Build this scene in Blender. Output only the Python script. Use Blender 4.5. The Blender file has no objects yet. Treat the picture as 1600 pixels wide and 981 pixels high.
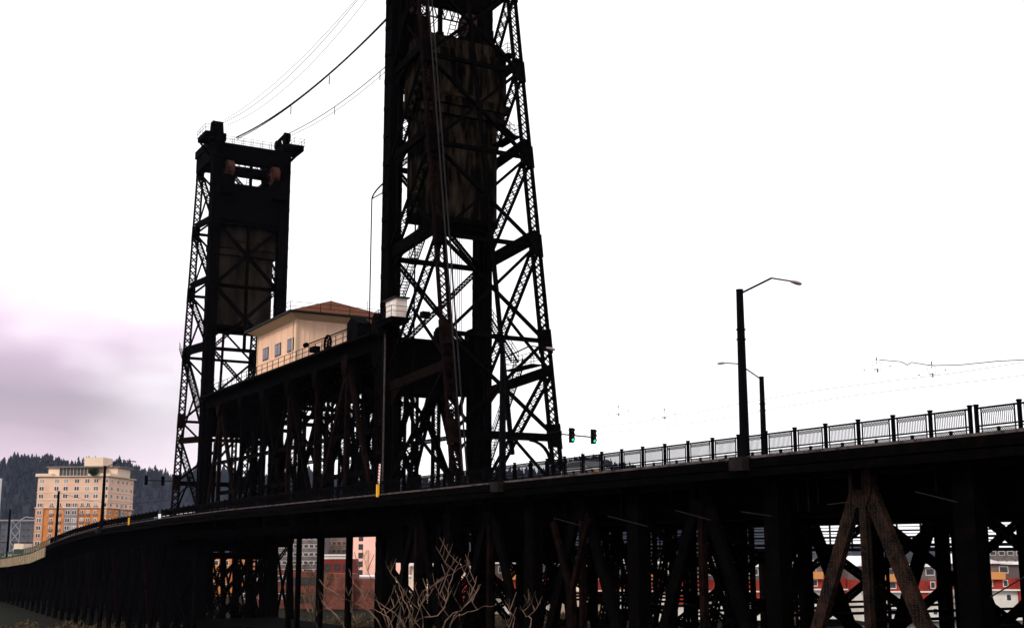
import bpy, math, random
from mathutils import Vector
random.seed(7)
S = bpy.context.scene
COL = S.collection
# ---------------------------------------------------------------- camera
EYE = 16.0                      # metres above the river
PITCH = math.radians(10.62)
cam = bpy.data.cameras.new('camera'); camo = bpy.data.objects.new('camera', cam); COL.objects.link(camo)
cam.sensor_width = 36; cam.lens = 45.0; cam.clip_end = 12000; cam.clip_start = 0.2
camo.location = (0, 0, EYE); camo.rotation_euler = (math.pi/2 + PITCH, 0, 0)
S.camera = camo
# ---------------------------------------------------------------- world
SUN_EL, SUN_AZ = math.radians(34), math.radians(215)     # azimuth clockwise from +Y : behind the viewer, to the left
w = bpy.data.worlds.new('World'); S.world = w; w.use_nodes = True
nt = w.node_tree; nt.nodes.clear(); N = nt.nodes; L = nt.links
def nd(tp, **k):
    n = N.new(tp)
    for a, b in k.items(): setattr(n, a, b)
    return n
out = nd('ShaderNodeOutputWorld'); mix = nd('ShaderNodeMixShader')
bgs = nd('ShaderNodeBackground'); bgs.inputs['Strength'].default_value = 0.1
sky = nd('ShaderNodeTexSky', sky_type='NISHITA', sun_disc=False)
sky.sun_elevation = SUN_EL; sky.sun_rotation = SUN_AZ; sky.air_density = 1.5; sky.dust_density = 3
bgc = nd('ShaderNodeBackground'); bgc.inputs['Strength'].default_value = 1.0
tc = nd('ShaderNodeTexCoord'); sep = nd('ShaderNodeSeparateXYZ'); L.new(tc.outputs['Generated'], sep.inputs[0])
def math_(op, a, b=None, clamp=False):
    m = nd('ShaderNodeMath', operation=op, use_clamp=clamp)
    for i, v in enumerate((a, b)):
        if v is None: continue
        if isinstance(v, (int, float)): m.inputs[i].default_value = v
        else: L.new(v, m.inputs[i])
    return m.outputs[0]
def ramp(v, stops):
    r = nd('ShaderNodeValToRGB'); L.new(v, r.inputs[0]); e = r.color_ramp.elements
    e[0].position, e[0].color = stops[0][0], stops[0][1]
    e[1].position, e[1].color = stops[-1][0], stops[-1][1]
    for p, c in stops[1:-1]:
        x = e.new(p); x.color = c
    return r.outputs[0]
mp = nd('ShaderNodeMapping'); L.new(tc.outputs['Generated'], mp.inputs[0]); mp.inputs['Scale'].default_value = (3.2, 3.2, 7)
nz = nd('ShaderNodeTexNoise'); nz.inputs['Scale'].default_value = 1.7; nz.inputs['Detail'].default_value = 3.5; nz.inputs['Roughness'].default_value = .5
L.new(mp.outputs[0], nz.inputs['Vector'])
g = lambda v: (v, v, v, 1)
# a grey cloud bank low in the west-south-west (left of the view); the rest is bright overcast
azm = ramp(math_('MULTIPLY_ADD', sep.outputs[0], 1.0), [(0, g(0)), (1, g(1))])
azn = math_('ADD', sep.outputs[0], math_('MULTIPLY', math_('SUBTRACT', nz.outputs[0], .5), .22))
azf = nd('ShaderNodeMapRange', interpolation_type='SMOOTHSTEP'); L.new(azn, azf.inputs['Value'])
azf.inputs['From Min'].default_value = -.15; azf.inputs['From Max'].default_value = -.33
eln = math_('ADD', sep.outputs[2], math_('MULTIPLY', math_('SUBTRACT', nz.outputs[0], .5), .16))
elr = math_('ADD', sep.outputs[2], math_('MULTIPLY', math_('SUBTRACT', nz.outputs[0], .5), .075))
elf = nd('ShaderNodeMapRange', interpolation_type='SMOOTHSTEP'); L.new(eln, elf.inputs['Value'])
elf.inputs['From Min'].default_value = .225; elf.inputs['From Max'].default_value = .14
front = nd('ShaderNodeMapRange'); L.new(sep.outputs[1], front.inputs['Value']); front.inputs['From Min'].default_value = .3; front.inputs['From Max'].default_value = .6
cf = math_('MULTIPLY', math_('MULTIPLY', azf.outputs[0], elf.outputs[0]), front.outputs[0])
cm = nd('ShaderNodeMixRGB'); L.new(cf, cm.inputs[0]); cm.inputs[1].default_value = (1.30, 1.27, 1.30, 1)
lay = ramp(elr, [(.05, (1.0, .84, .94, 1)), (.078, (.80, .64, .76, 1)), (.094, (.62, .50, .60, 1)), (.115, (.53, .44, .53, 1)), (.138, (.70, .55, .69, 1)), (.165, (.95, .74, .93, 1)), (.20, (1.05, .94, 1.08, 1))])
L.new(lay, cm.inputs[2])
L.new(cm.outputs[0], bgc.inputs[0]); L.new(sky.outputs[0], bgs.inputs[0])
mix.inputs[0].default_value = .96; L.new(bgs.outputs[0], mix.inputs[1]); L.new(bgc.outputs[0], mix.inputs[2]); L.new(mix.outputs[0], out.inputs[0])
# ---------------------------------------------------------------- sun (veiled by cloud)
sd = bpy.data.lights.new('sun', 'SUN'); sd.energy = 2.1; sd.angle = math.radians(14); sd.color = (1, .90, .76)
so = bpy.data.objects.new('sun', sd); COL.objects.link(so)
sv = Vector((math.sin(SUN_AZ)*math.cos(SUN_EL), math.cos(SUN_AZ)*math.cos(SUN_EL), math.sin(SUN_EL)))
so.rotation_euler = sv.to_track_quat('Z', 'Y').to_euler()
S.view_settings.view_transform = 'Standard'; S.view_settings.look = 'None'; S.view_settings.exposure = 0.0; S.view_settings.gamma = 1
S.render.resolution_x = 1024; S.render.resolution_y = 627
S.cycles.max_bounces = 6; S.cycles.volume_bounces = 0
# ---------------------------------------------------------------- coordinates
TH = math.radians(29.1); CU, SU = math.cos(TH), math.sin(TH)
UANG = math.pi/2 + TH; VANG = TH
def W(a, b, z): return Vector((-SU*a + CU*b, CU*a + SU*b, z + EYE))   # a along the bridge, b across it, z above the eye
Uv = Vector((-SU, CU, 0)); Vv = Vector((CU, SU, 0)); Zv = Vector((0, 0, 1))
def ray(px, py):        # survey: photograph pixel -> bearing (X/Y) and rise (Z/Y)
    yu = 490.5 - py; fw = 2000*math.cos(PITCH) - yu*math.sin(PITCH)
    return (px-800)/fw, (yu*math.cos(PITCH) + 2000*math.sin(PITCH))/fw
def on_b(px, py, b):
    t, r = ray(px, py); Y = b/(CU*t + SU); return (CU - SU*t)*Y, r*Y      # (a, z) on the vertical plane b
def at(px, py, Y):
    t, r = ray(px, py); return Vector((t*Y, Y, r*Y + EYE))
# ---------------------------------------------------------------- materials
MATS = {}
def mat(name, c1, c2=None, scale=1.0, rough=.8, spec=.15, metal=0, thr=(.45, .6), streak=False, bump=0, emit=None, estr=1):
    m = bpy.data.materials.new(name); m.use_nodes = True; n = m.node_tree.nodes; l = m.node_tree.links
    p = n['Principled BSDF']; p.inputs['Base Color'].default_value = (*c1, 1); p.inputs['Roughness'].default_value = rough
    p.inputs['Specular IOR Level'].default_value = spec; p.inputs['Metallic'].default_value = metal
    if emit: p.inputs['Emission Color'].default_value = (*emit, 1); p.inputs['Emission Strength'].default_value = estr
    if c2:
        t = n.new('ShaderNodeTexCoord'); mp = n.new('ShaderNodeMapping'); l.new(t.outputs['Object'], mp.inputs[0])
        mp.inputs['Scale'].default_value = (1, 1, .18) if streak else (1, 1, 1)
        z = n.new('ShaderNodeTexNoise'); z.inputs['Scale'].default_value = scale; z.inputs['Detail'].default_value = 7; z.inputs['Roughness'].default_value = .62
        l.new(mp.outputs[0], z.inputs[0]); r = n.new('ShaderNodeValToRGB'); l.new(z.outputs[0], r.inputs[0])
        e = r.color_ramp.elements; e[0].position = thr[0]; e[1].position = thr[1]; e[0].color = (*c1, 1); e[1].color = (*c2, 1)
        l.new(r.outputs[0], p.inputs['Base Color'])
        if bump:
            b = n.new('ShaderNodeBump'); b.inputs['Strength'].default_value = bump; b.inputs['Distance'].default_value = .05
            l.new(z.outputs[0], b.inputs['Height']); l.new(b.outputs[0], p.inputs['Normal'])
    MATS[name] = m; return m
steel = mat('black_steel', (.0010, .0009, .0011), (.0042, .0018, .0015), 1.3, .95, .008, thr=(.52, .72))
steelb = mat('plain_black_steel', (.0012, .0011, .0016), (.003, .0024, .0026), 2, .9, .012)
rusty = mat('rusty_steel', (.0018, .0013, .0013), (.0085, .0036, .003), 1.6, .95, .01, thr=(.42, .62), bump=.4)
def rivets(name, base, rust, dot):
    m = mat(name, base, rust, 1.4, .95, .01, thr=(.40, .62)); n = m.node_tree.nodes; l = m.node_tree.links
    p = n['Principled BSDF']; src = p.inputs['Base Color'].links[0].from_socket
    v = n.new('ShaderNodeTexVoronoi'); v.inputs['Scale'].default_value = 9.5; v.inputs['Randomness'].default_value = .35
    t = n.new('ShaderNodeTexCoord'); l.new(t.outputs['Object'], v.inputs['Vector'])
    r = n.new('ShaderNodeValToRGB'); l.new(v.outputs['Distance'], r.inputs[0]); e = r.color_ramp.elements
    e[0].position = .20; e[0].color = (1, 1, 1, 1); e[1].position = .34; e[1].color = (0, 0, 0, 1)
    x = n.new('ShaderNodeMixRGB'); l.new(r.outputs[0], x.inputs[0]); l.new(src, x.inputs[1]); x.inputs[2].default_value = (*dot, 1); l.new(x.outputs[0], p.inputs['Base Color'])
    return m
riveted = rivets('riveted_rusty_steel', (.0045, .0035, .0035), (.022, .011, .008), (.040, .034, .028))
pole_m = mat('dark_painted_pole', (.0015, .0013, .002), None, rough=.8, spec=.02)
alu = mat('galvanised_pipe', (.045, .032, .028), (.012, .008, .007), 3, .6, .2)
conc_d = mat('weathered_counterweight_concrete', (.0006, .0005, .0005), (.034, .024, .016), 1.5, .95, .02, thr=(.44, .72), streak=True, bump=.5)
conc_rust = mat('rust_stained_concrete', (.012, .006, .004), (.07, .025, .014), .9, .95, .05, thr=(.45, .66), streak=True)
conc = mat('concrete', (.10, .085, .08), (.05, .04, .04), .8, .9, .1)
kerb_m = mat('kerb_concrete', (.07, .057, .057), (.02, .016, .016), 1.5, .9, .1)
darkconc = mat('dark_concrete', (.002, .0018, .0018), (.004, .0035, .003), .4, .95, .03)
asph = mat('asphalt', (.05, .05, .052), (.04, .04, .04), 4, .85, .15)
paint_w = mat('white_road_paint', (.75, .75, .72), rough=.7)
sheave_m = mat('rust_red_sheave', (.045, .014, .009), (.008, .004, .003), 2, .8, .1)
tan = mat('tan_metal_siding', (.84, .56, .41), (.68, .45, .32), .9, .7, .2, thr=(.40, .75), streak=True)
tantrim = mat('tan_trim', (.56, .41, .27), rough=.7)
roofred = mat('brown_red_shingles', (.105, .038, .020), (.07, .025, .014), 2.2, .9, .05)
roofdk = mat('dark_gutter', (.004, .003, .003), rough=.7)
whitep = mat('white_siding', (.74, .64, .60), (.68, .58, .54), 1, .7, .2)
def glass_mat(name, c, rough=.12, spec=.5): return mat(name, c, tuple(x*.6 for x in c), .7, rough, spec)
glass = glass_mat('window_glass', (.10, .10, .12)); glassd = glass_mat('dark_window_glass', (.035, .04, .05), .3, .4)
frame_d = mat('bronze_window_frame', (.03, .022, .02), rough=.6); frame_w = mat('white_window_frame', (.75, .70, .68), rough=.6)
pinkst = mat('pink_stucco', (.70, .45, .33), (.61, .38, .28), .08, .9, .1)
orangeb = mat('orange_brick', (.56, .21, .07), (.44, .155, .05), .35, .9, .1)
greyb = mat('mauve_grey_cladding', (.25, .19, .19), (.20, .15, .15), .3, .9, .1)
creamst = mat('cream_stucco', (.72, .55, .43), (.66, .50, .38), .1, .9, .1)
redst = mat('red_stucco', (.28, .032, .022), (.20, .026, .018), .3, .9, .1)
whitest = mat('white_stucco', (.72, .68, .64), (.60, .56, .52), .2, .9, .1)
brick = mat('dull_red_brick', (.17, .055, .04), (.09, .035, .028), .5, .9, .1)
roofw = mat('pale_metal_roof', (.80, .77, .77), (.66, .62, .63), .2, .6, .2)
greybl = mat('blue_grey_facade', (.09, .095, .12), (.06, .065, .085), .2, .8, .2)
greyw = mat('grey_brown_facade', (.16, .125, .12), (.10, .08, .08), .3, .8, .2)
orangepl = mat('orange_plaster', (.55, .24, .08), rough=.9)
yellow = mat('amber_yellow_paint', (.85, .40, .02), rough=.6); redp = mat('red_reflective', (.42, .02, .02), rough=.5); whiter = mat('white_reflective', (.85, .80, .78), rough=.5)
lamp_h = mat('lamp_housing', (.30, .22, .22), rough=.5, spec=.3)
green_on = mat('green_signal_light', (.02, .3, .15), emit=(.02, .75, .36), estr=1.3)
amber_on = mat('amber_vehicle_lamp', (.5, .15, .02), emit=(1, .30, .05), estr=1.2)
lens_off = mat('unlit_signal_lens', (.01, .008, .008), rough=.3)
bark = mat('pale_pink_brown_bark', (.15, .09, .068), (.018, .012, .01), 3.5, .9, .1)
barkd = mat('grey_brown_bark', (.075, .05, .035), (.11, .085, .04), 2, .9, .1)
leafm = mat('olive_twigs', (.085, .06, .032), (.04, .034, .02), .7, .9, .05)
conif = mat('haze_blue_conifer', (.016, .020, .030), (.030, .033, .044), .02, .95, .02)  # navy tint puts the distance haze into the tree colour
hillm = mat('haze_blue_forest_floor', (.016, .019, .028), (.026, .028, .036), .012, .95, .02)  # same haze blue painted into the hill ground
grassm = mat('bank_grass', (.006, .008, .004), (.010, .008, .006), .25, .95, .05, bump=.3)
gravel = mat('bank_earth', (.035, .028, .02), (.02, .018, .015), .4, .95, .05)
waterm = mat('river_water', (.012, .016, .018), (.02, .022, .022), .2, .15, .4)
carw = mat('white_car_paint', (.75, .74, .76), rough=.3, spec=.5); carg = mat('silver_car_paint', (.30, .30, .32), rough=.35, spec=.5); tyre_m = mat('tyre_rubber', (.01, .01, .01), rough=.9)
teal = mat('pale_green_paint', (.05, .07, .05), (.035, .05, .032), .8, .8, .2)
cable_m = mat('cable', (.006, .005, .009), rough=.7, spec=.1)
shrubm = mat('dark_green_leaves', (.015, .03, .012), (.03, .05, .02), 1, .9, .05)
# ---------------------------------------------------------------- mesh builder
class MB:
    def __init__(s): s.v = []; s.f = []
    def hexa(s, c8):
        n = len(s.v); s.v += [Vector(c) for c in c8]
        s.f += [(n, n+3, n+2, n+1), (n+4, n+5, n+6, n+7), (n, n+1, n+5, n+4), (n+1, n+2, n+6, n+5), (n+2, n+3, n+7, n+6), (n+3, n, n+4, n+7)]
        return s
    def bar(s, p, q, w, h=None, ref=None):
        p, q = Vector(p), Vector(q); h = h or w; d = (q-p)
        if d.length < 1e-6: return s
        d.normalize(); ref = ref or (Vv if abs(d.dot(Vv)) < .9 else Uv)
        a = d.cross(ref).normalized(); b = a.cross(d).normalized()      # b along ref
        a *= w/2; b *= h/2
        return s.hexa([p-a-b, p+a-b, p+a+b, p-a+b, q-a-b, q+a-b, q+a+b, q-a+b])
    def box(s, x0, x1, y0, y1, z0, z1):
        return s.hexa([(x0,y0,z0),(x1,y0,z0),(x1,y1,z0),(x0,y1,z0),(x0,y0,z1),(x1,y0,z1),(x1,y1,z1),(x0,y1,z1)])
    def bbox(s, a0, a1, b0, b1, z0, z1):      # box in bridge coordinates
        return s.hexa([W(a0,b0,z0),W(a0,b1,z0),W(a1,b1,z0),W(a1,b0,z0),W(a0,b0,z1),W(a0,b1,z1),W(a1,b1,z1),W(a1,b0,z1)])
    def tube(s, pts, r, n=6, r2=None):
        pts = [Vector(p) for p in pts]; base = len(s.v); m = len(pts)
        for i, p in enumerate(pts):
            d = (pts[min(i+1, m-1)] - pts[max(i-1, 0)]).normalized()
            ref = Zv if abs(d.z) < .9 else Vector((1, 0, 0))
            a = d.cross(ref).normalized(); b = a.cross(d).normalized()
            rr = r if r2 is None else r + (r2-r)*i/(m-1)
            for k in range(n):
                t = 2*math.pi*k/n; s.v.append(p + a*rr*math.cos(t) + b*rr*math.sin(t))
        for i in range(m-1):
            for k in range(n):
                a0 = base+i*n+k; a1 = base+i*n+(k+1) % n; s.f.append((a0, a1, a1+n, a0+n))
        s.f.append(tuple(base+k for k in range(n))[::-1]); s.f.append(tuple(base+(m-1)*n+k for k in range(n)))
        return s
    def disc(s, c, axis, r, th, n=20, hole=0):     # wheel
        c = Vector(c); axis = Vector(axis).normalized(); return s.tube([c-axis*th/2, c+axis*th/2], r, n)
    def ring(s, c, axis, r, th, rr, n=24):
        c = Vector(c); axis = Vector(axis).normalized(); ref = Zv if abs(axis.z) < .9 else Vector((1, 0, 0))
        a = axis.cross(ref).normalized(); b = a.cross(axis)
        for k in range(n):
            t0, t1 = 2*math.pi*k/n, 2*math.pi*(k+1.02)/n
            s.bar(c+(a*math.cos(t0)+b*math.sin(t0))*r, c+(a*math.cos(t1)+b*math.sin(t1))*r, rr, th, axis)
        return s
    def prism(s, poly, ext):       # poly: list of points, ext: vector
        poly = [Vector(p) for p in poly]; ext = Vector(ext); n = len(poly); b = len(s.v)
        s.v += poly + [p+ext for p in poly]
        s.f.append(tuple(range(b, b+n))[::-1]); s.f.append(tuple(range(b+n, b+2*n)))
        for i in range(n): j = (i+1) % n; s.f.append((b+i, b+j, b+n+j, b+n+i))
        return s
    def laced(s, p, q, w, d, c=.16, ref=None, pitch=None, lb=.07, sides=2, x=True):
        # built-up member: four corner angles with lacing bars on its faces
        p, q = Vector(p), Vector(q); D = q-p; Ln = D.length; D.normalize(); ref = ref or (Vv if abs(D.dot(Vv)) < .9 else Uv)
        a = D.cross(ref).normalized(); b = a.cross(D).normalized(); pitch = pitch or w*.85
        for i in (-1, 1):
            for j in (-1, 1):
                o = a*i*(w/2-c/2) + b*j*(d/2-c/2); s.bar(p+o, q+o, c, c, ref)
        n = max(2, int(Ln/pitch)); 
        faces = [(a, b, w, d), (b, a, d, w)][:sides]
        for (e, nrm, we, dn) in faces:
            for j in (-1, 1):
                o = nrm*j*(dn/2-.02)
                for k in range(n):
                    t0, t1 = Ln*k/n, Ln*(k+1)/n; sg = 1 if k % 2 else -1
                    s.bar(p+D*t0+e*sg*(we/2-c/2)+o, p+D*t1-e*sg*(we/2-c/2)+o, lb, .03, nrm)
                    if x: s.bar(p+D*t0-e*sg*(we/2-c/2)+o*.97, p+D*t1+e*sg*(we/2-c/2)+o*.97, lb, .03, nrm)
        return s
    def lattice(s, p, q, depth, width, ref=None, pitch=None, pl=.07, lb=.075, fl=.12):
        # two channels (solid webs facing ref) joined by crossed lacing bars
        p, q = Vector(p), Vector(q); D = q-p; Ln = D.length; D.normalize(); ref = ref or (Vv if abs(D.dot(Vv)) < .9 else Uv)
        a = D.cross(ref).normalized(); b = a.cross(D).normalized(); pitch = pitch or width*.72
        for j in (-1, 1):
            o = b*j*(width/2-pl/2); s.bar(p+o, q+o, depth, pl, ref)
            for i in (-1, 1):
                o2 = b*j*(width/2-fl/2-pl)+a*i*(depth/2-.02); s.bar(p+o2, q+o2, .04, fl, ref)
        n = max(2, int(Ln/pitch))
        for i in (-1, 1):
            o = a*i*(depth/2+.012)
            for k in range(n):
                t0, t1 = Ln*k/n, Ln*(k+1)/n; e = b*(width/2-fl*.6)
                s.bar(p+D*t0+e+o, p+D*t1-e+o, lb, .02, a); s.bar(p+D*t0-e+o*1.06, p+D*t1+e+o*1.06, lb, .02, a)
        return s
    def build(s, name, m, parent=None, off=None):
        me = bpy.data.meshes.new(name)
        if off is None:
            off = Vector((0, 0, 0)); r = parent
            while r is not None: off = off + r.location; r = r.parent
        me.from_pydata([v-off for v in s.v], [], s.f); me.materials.append(m); me.update()
        o = bpy.data.objects.new(name, me); COL.objects.link(o)
        if parent: o.parent = parent
        return o
LOCAL = Vector((0, 0, 0))
def tag(o, label=None, cat=None, group=None, kind=None):
    if label: o['label'] = label
    if cat: o['category'] = cat
    if group: o['group'] = group
    if kind: o['kind'] = kind
    return o
def empty(name, loc, rz=0, label=None, cat=None, group=None):
    o = bpy.data.objects.new(name, None); COL.objects.link(o); o.location = loc; o.rotation_euler = (0, 0, rz); o.empty_display_size = .3
    return tag(o, label, cat, group)
def copy_tree(o, parent=None):
    c = o.copy(); COL.objects.link(c); c.parent = parent
    for ch in o.children: copy_tree(ch, c)
    return c
def struct(mb, name, m): return tag(mb.build(name, m), kind='structure')
# ================================================================ the ground, river and hills
AE, AW = 34.0, 224.0            # river edges along the bridge axis
def sheet(name, m, a0, a1, b0, b1, z, thick=.5): struct(MB().bbox(a0, a1, b0, b1, z-thick, z), name, m)
sheet('river', waterm, AE-8, AW+6, -900, 1500, -16.0)
def prof(name, m, pts, b0, b1):       # terrain strip, height profile along a
    mb = MB(); 
    NB = 40
    for (a, z) in pts:
        for k in range(NB+1):
            b = b0 + (b1-b0)*k/NB; mb.v.append(W(a, b, z + (math.sin(b*.11+a)*.25 + math.sin(b*.037)*.4)*(0.0 if abs(a) < 12 and abs(b) < 15 else .6)))
    for i in range(len(pts)-1):
        for k in range(NB):
            x = i*(NB+1)+k; mb.f.append((x, x+1, x+NB+2, x+NB+1))
    struct(mb, name, m)
prof('ground', gravel, [(AE-6, -18), (AE-14, -13.5), (14, -8), (5, -1.9), (-10, -1.7), (-60, -1.6), (-800, -1.6)], -900, 1200)
prof('riverbank', grassm, [(AW-5, -18), (AW+4, -15.2), (AW+14, -13.6), (AW+40, -12.8), (AW+120, -11.5), (AW+400, -9), (AW+1500, 2), (3600, 30)], -2600, 3000)
# hills : a far ridge with forest
def crest(px):                   # ridge rise (Z/Y) by bearing, surveyed from the skyline
    pts = [(-1500, 700), (-500, 702), (-100, 714), (0, 722), (60, 719), (120, 722), (200, 733), (280, 741), (420, 745), (600, 750), (700, 752), (830, 735), (870, 728), (950, 722), (1010, 735), (1150, 800), (1300, 842), (1700, 848), (2600, 850)]
    for (x0, y0), (x1, y1) in zip(pts, pts[1:]):
        if x0 <= px <= x1: return y0 + (y1-y0)*(px-x0)/(x1-x0)
    return 850
HY = 2500.0
hb = MB(); cols = 130; rows = 14
tree_spots = []
for j in range(rows+1):
    fj = j/rows
    for i in range(cols+1):
        px = -1200 + 3600*i/cols
        t, r = ray(px, crest(px)+10); top = r*HY
        Y = HY - 900*(1-fj)
        h = -10 + (top+10)*(math.sin(fj*math.pi/2)**1.2) + 10*math.sin(i*.9+j*.7)*fj*(1-fj)
        t0, _ = ray(px, 865)
        hb.v.append(Vector((t0*Y, Y, h+EYE)))
base = len(hb.v)
for i in range(cols+1):                      # back of the ridge
    px = -1200 + 3600*i/cols; t0, _ = ray(px, 865); hb.v.append(Vector((t0*(HY+500), HY+500, EYE-20)))
for j in range(rows+1):
    for i in range(cols):
        x = j*(cols+1)+i; hb.f.append((x, x+1, x+cols+2, x+cols+1))
struct(hb, 'hills', hillm)
fo = MB()
def conifer(mb, p, h, r, n=5):
    tiers = 3
    for k in range(tiers):
        z0 = h*(.08+.29*k); z1 = h*min(1, z0/h+.42); rr = r*(1-.26*k)*random.uniform(.8, 1.15); b = len(mb.v); ph = random.random()*6
        for q in range(n): 
            a = ph+2*math.pi*q/n; e = rr*random.uniform(.7, 1.2); mb.v.append(p+Vector((e*math.cos(a), e*math.sin(a), z0+random.uniform(-.03, .03)*h)))
        mb.v.append(p+Vector((random.uniform(-.4, .4), 0, z1)))
        for q in range(n): mb.f.append((b+q, b+(q+1) % n, b+n))
rnd = random.Random(3)
for k in range(9500):
    px = rnd.uniform(-700, 1150); fj = 1-rnd.random()**1.6*.8
    if k < 1500: fj = 1-rnd.random()*.03
    i = (px+1200)/3600*cols; t, r = ray(px, crest(px)+10); top = r*HY
    Y = HY-900*(1-fj); h = -10+(top+10)*(math.sin(fj*math.pi/2)**1.2)+10*math.sin(i*.9+fj*rows*.7)*fj*(1-fj)
    t0, _ = ray(px, 865); hh = (rnd.uniform(8, 24)+5*math.sin(px*.043)+3*math.sin(px*.11))*(1.25 if rnd.random() < .12 else 1); hh = max(hh, 7)
    conifer(fo, Vector((t0*Y, Y, h+EYE-3)), hh, hh*rnd.uniform(.17, .27))
tag(fo.build('conifer_forest', conif), 'dark conifer forest covering the far hills, haze blue in its colour', 'forest', kind='stuff')
# ================================================================ road deck
def zd(a):                       # road level along the bridge (above the eye)
    pts = [(-80, 5.2), (150, 5.2), (180, 4.95), (223, 4.25), (245, 3.4), (264, 2.3), (289, .4), (320, -.6), (350, -1.2), (420, -2), (520, -6)]
    for (x0, y0), (x1, y1) in zip(pts, pts[1:]):
        if x0 <= a <= x1: f = (a-x0)/(x1-x0); return y0+(y1-y0)*f
    return pts[0][1] if a < 0 else pts[-1][1]
BN, BF = 45.3, 68.8              # near and far rail lines
stations = [-60, 0, 30, 60, 90, 119, 150, 180, 200, 223, 235, 245, 255, 264, 276, 289, 305, 320, 335, 350]
def strip(mb, b0, b1, z0, z1, sts=stations):
    for s0, s1 in zip(sts, sts[1:]):
        mb.hexa([W(s0,b0,zd(s0)+z0),W(s0,b1,zd(s0)+z0),W(s1,b1,zd(s1)+z0),W(s1,b0,zd(s1)+z0),W(s0,b0,zd(s0)+z1),W(s0,b1,zd(s0)+z1),W(s1,b1,zd(s1)+z1),W(s1,b0,zd(s1)+z1)])
    return mb
struct(strip(MB(), BN-.05, BF+.05, -.45, -.15), 'road_deck', steelb)
struct(strip(MB(), BN+2.4, BF-2.4, -.146, -.10), 'road', asph)
mk = MB()
for s in range(-40, 190, 9):
    for b in (51.0, 62.9): mk.bbox(s, s+3, b-.06, b+.06, 5.104, 5.108)
struct(mk, 'lane_markings', paint_w)
struct(strip(strip(MB(), BN-.2, BN+2.35, -.14, .03), BF-2.35, BF+.2, -.14, .03), 'pavement', kerb_m)
# ================================================================ approach truss (east), lift span, trestle (west)
def root(name, a, b, z, label, cat, group=None): return empty(name, W(a, b, z), 0, label, cat, group)
def part(mb, name, m, parent): return mb.build(name, m, parent)
conduit_m = mat('dull_conduit', (.013, .011, .013), (.006, .005, .006), 1.2, .8, .1)
ap = root('approach_truss', 60, 57, -14, 'black riveted steel truss carrying the road deck at the right', 'bridge truss')
NP, FP = 46.9, 66.6
for b in (NP+2.4, FP-2.2):
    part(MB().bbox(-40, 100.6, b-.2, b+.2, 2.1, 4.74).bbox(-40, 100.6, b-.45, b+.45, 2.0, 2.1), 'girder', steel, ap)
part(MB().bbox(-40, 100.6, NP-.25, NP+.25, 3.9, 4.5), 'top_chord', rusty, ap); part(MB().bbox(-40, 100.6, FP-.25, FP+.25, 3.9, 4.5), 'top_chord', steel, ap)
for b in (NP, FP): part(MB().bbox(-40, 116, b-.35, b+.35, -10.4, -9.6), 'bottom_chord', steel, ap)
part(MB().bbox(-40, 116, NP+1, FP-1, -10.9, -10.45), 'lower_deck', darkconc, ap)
P0 = 48.0; HP = 6.62
for k in range(-3, 9):
    a = P0 + k*HP; istop = k % 2 == 0
    if a > 102: break
    # transverse floor beam and bracket
    part(MB().bbox(a-.15, a+.15, NP-.6, FP+.6, 3.2, 4.73), 'floor_beam', steel, ap)
    br = MB().prism([W(a-.12, NP+.3, 2.2), W(a-.12, NP+2.2, 2.2), W(a-.12, NP+.3, 3.9)], Uv*.24); part(br, 'bracket', steel, ap)
    for b in (NP, FP):
        near = b == NP
        m = riveted if (near and k == 0) else steel
        if near:
            if istop: part(MB().bar(W(a, b, 3.9), W(a, b, -9.6), .42, .36), 'post', riveted if k == 0 else rusty, ap)
            else: part(MB().bar(W(a, b, 4.4), W(a, b, -9.6), 1.15, .9).bar(W(a-.62, b-.3, 4.4), W(a-.62, b-.3, -9.6), .08, .35), 'post', steel, ap)
        else:
            part(MB().lattice(W(a, b, 3.9), W(a, b, -9.6), .5, .9), 'post', steel, ap)
        if istop:
            part(MB().prism([W(a-.75, b-.27, 4.2), W(a+.75, b-.27, 4.2), W(a+.75, b-.27, 3.0), W(a+.35, b-.27, 2.3), W(a-.35, b-.27, 2.3), W(a-.75, b-.27, 3.0)], Vv*.54), 'gusset', m, ap)
            for s in (-1, 1):
                p, q = W(a+s*.35, b, 3.3), W(a+s*(HP-.1), b, -9.6)
                if near: part(MB().bar(p, q, .82 if s < 0 else .75, .34), 'diagonal', m, ap)
                else: part(MB().lattice(p, q, .5, .85), 'diagonal', steel, ap)
    # sway bracing between the planes
    sb = MB().laced(W(a, NP+.4, 2.0), W(a, FP-.4, -8.8), .42, .35, .10, ref=Uv).laced(W(a, FP-.4, 2.0), W(a, NP+.4, -8.8), .42, .35, .10, ref=Uv)
    part(sb, 'sway_brace', steel, ap)
    if a < 100: part(MB().bbox(a-.12, a+.12, NP+.2, FP-.2, -3.3, -3.15), 'cross_strut', steel, ap)
for k in range(0, 9):                        # interior columns standing between the two planes
    a = 44.5 + k*6.62
    for bb, ww in ((53.6, .5), (60.2, .42)):
        part(MB().laced(W(a+bb*.05, bb, 3.2), W(a+bb*.05, bb, -9.6), ww+.25, ww, .15), 'inner_post', steel, ap)
        if k > 2: part(MB().laced(W(a+bb*.05, bb, 1.9), W(a+6.6, bb+.1, -9.6), .5, .4, .12), 'inner_diagonal', steel, ap)
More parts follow.
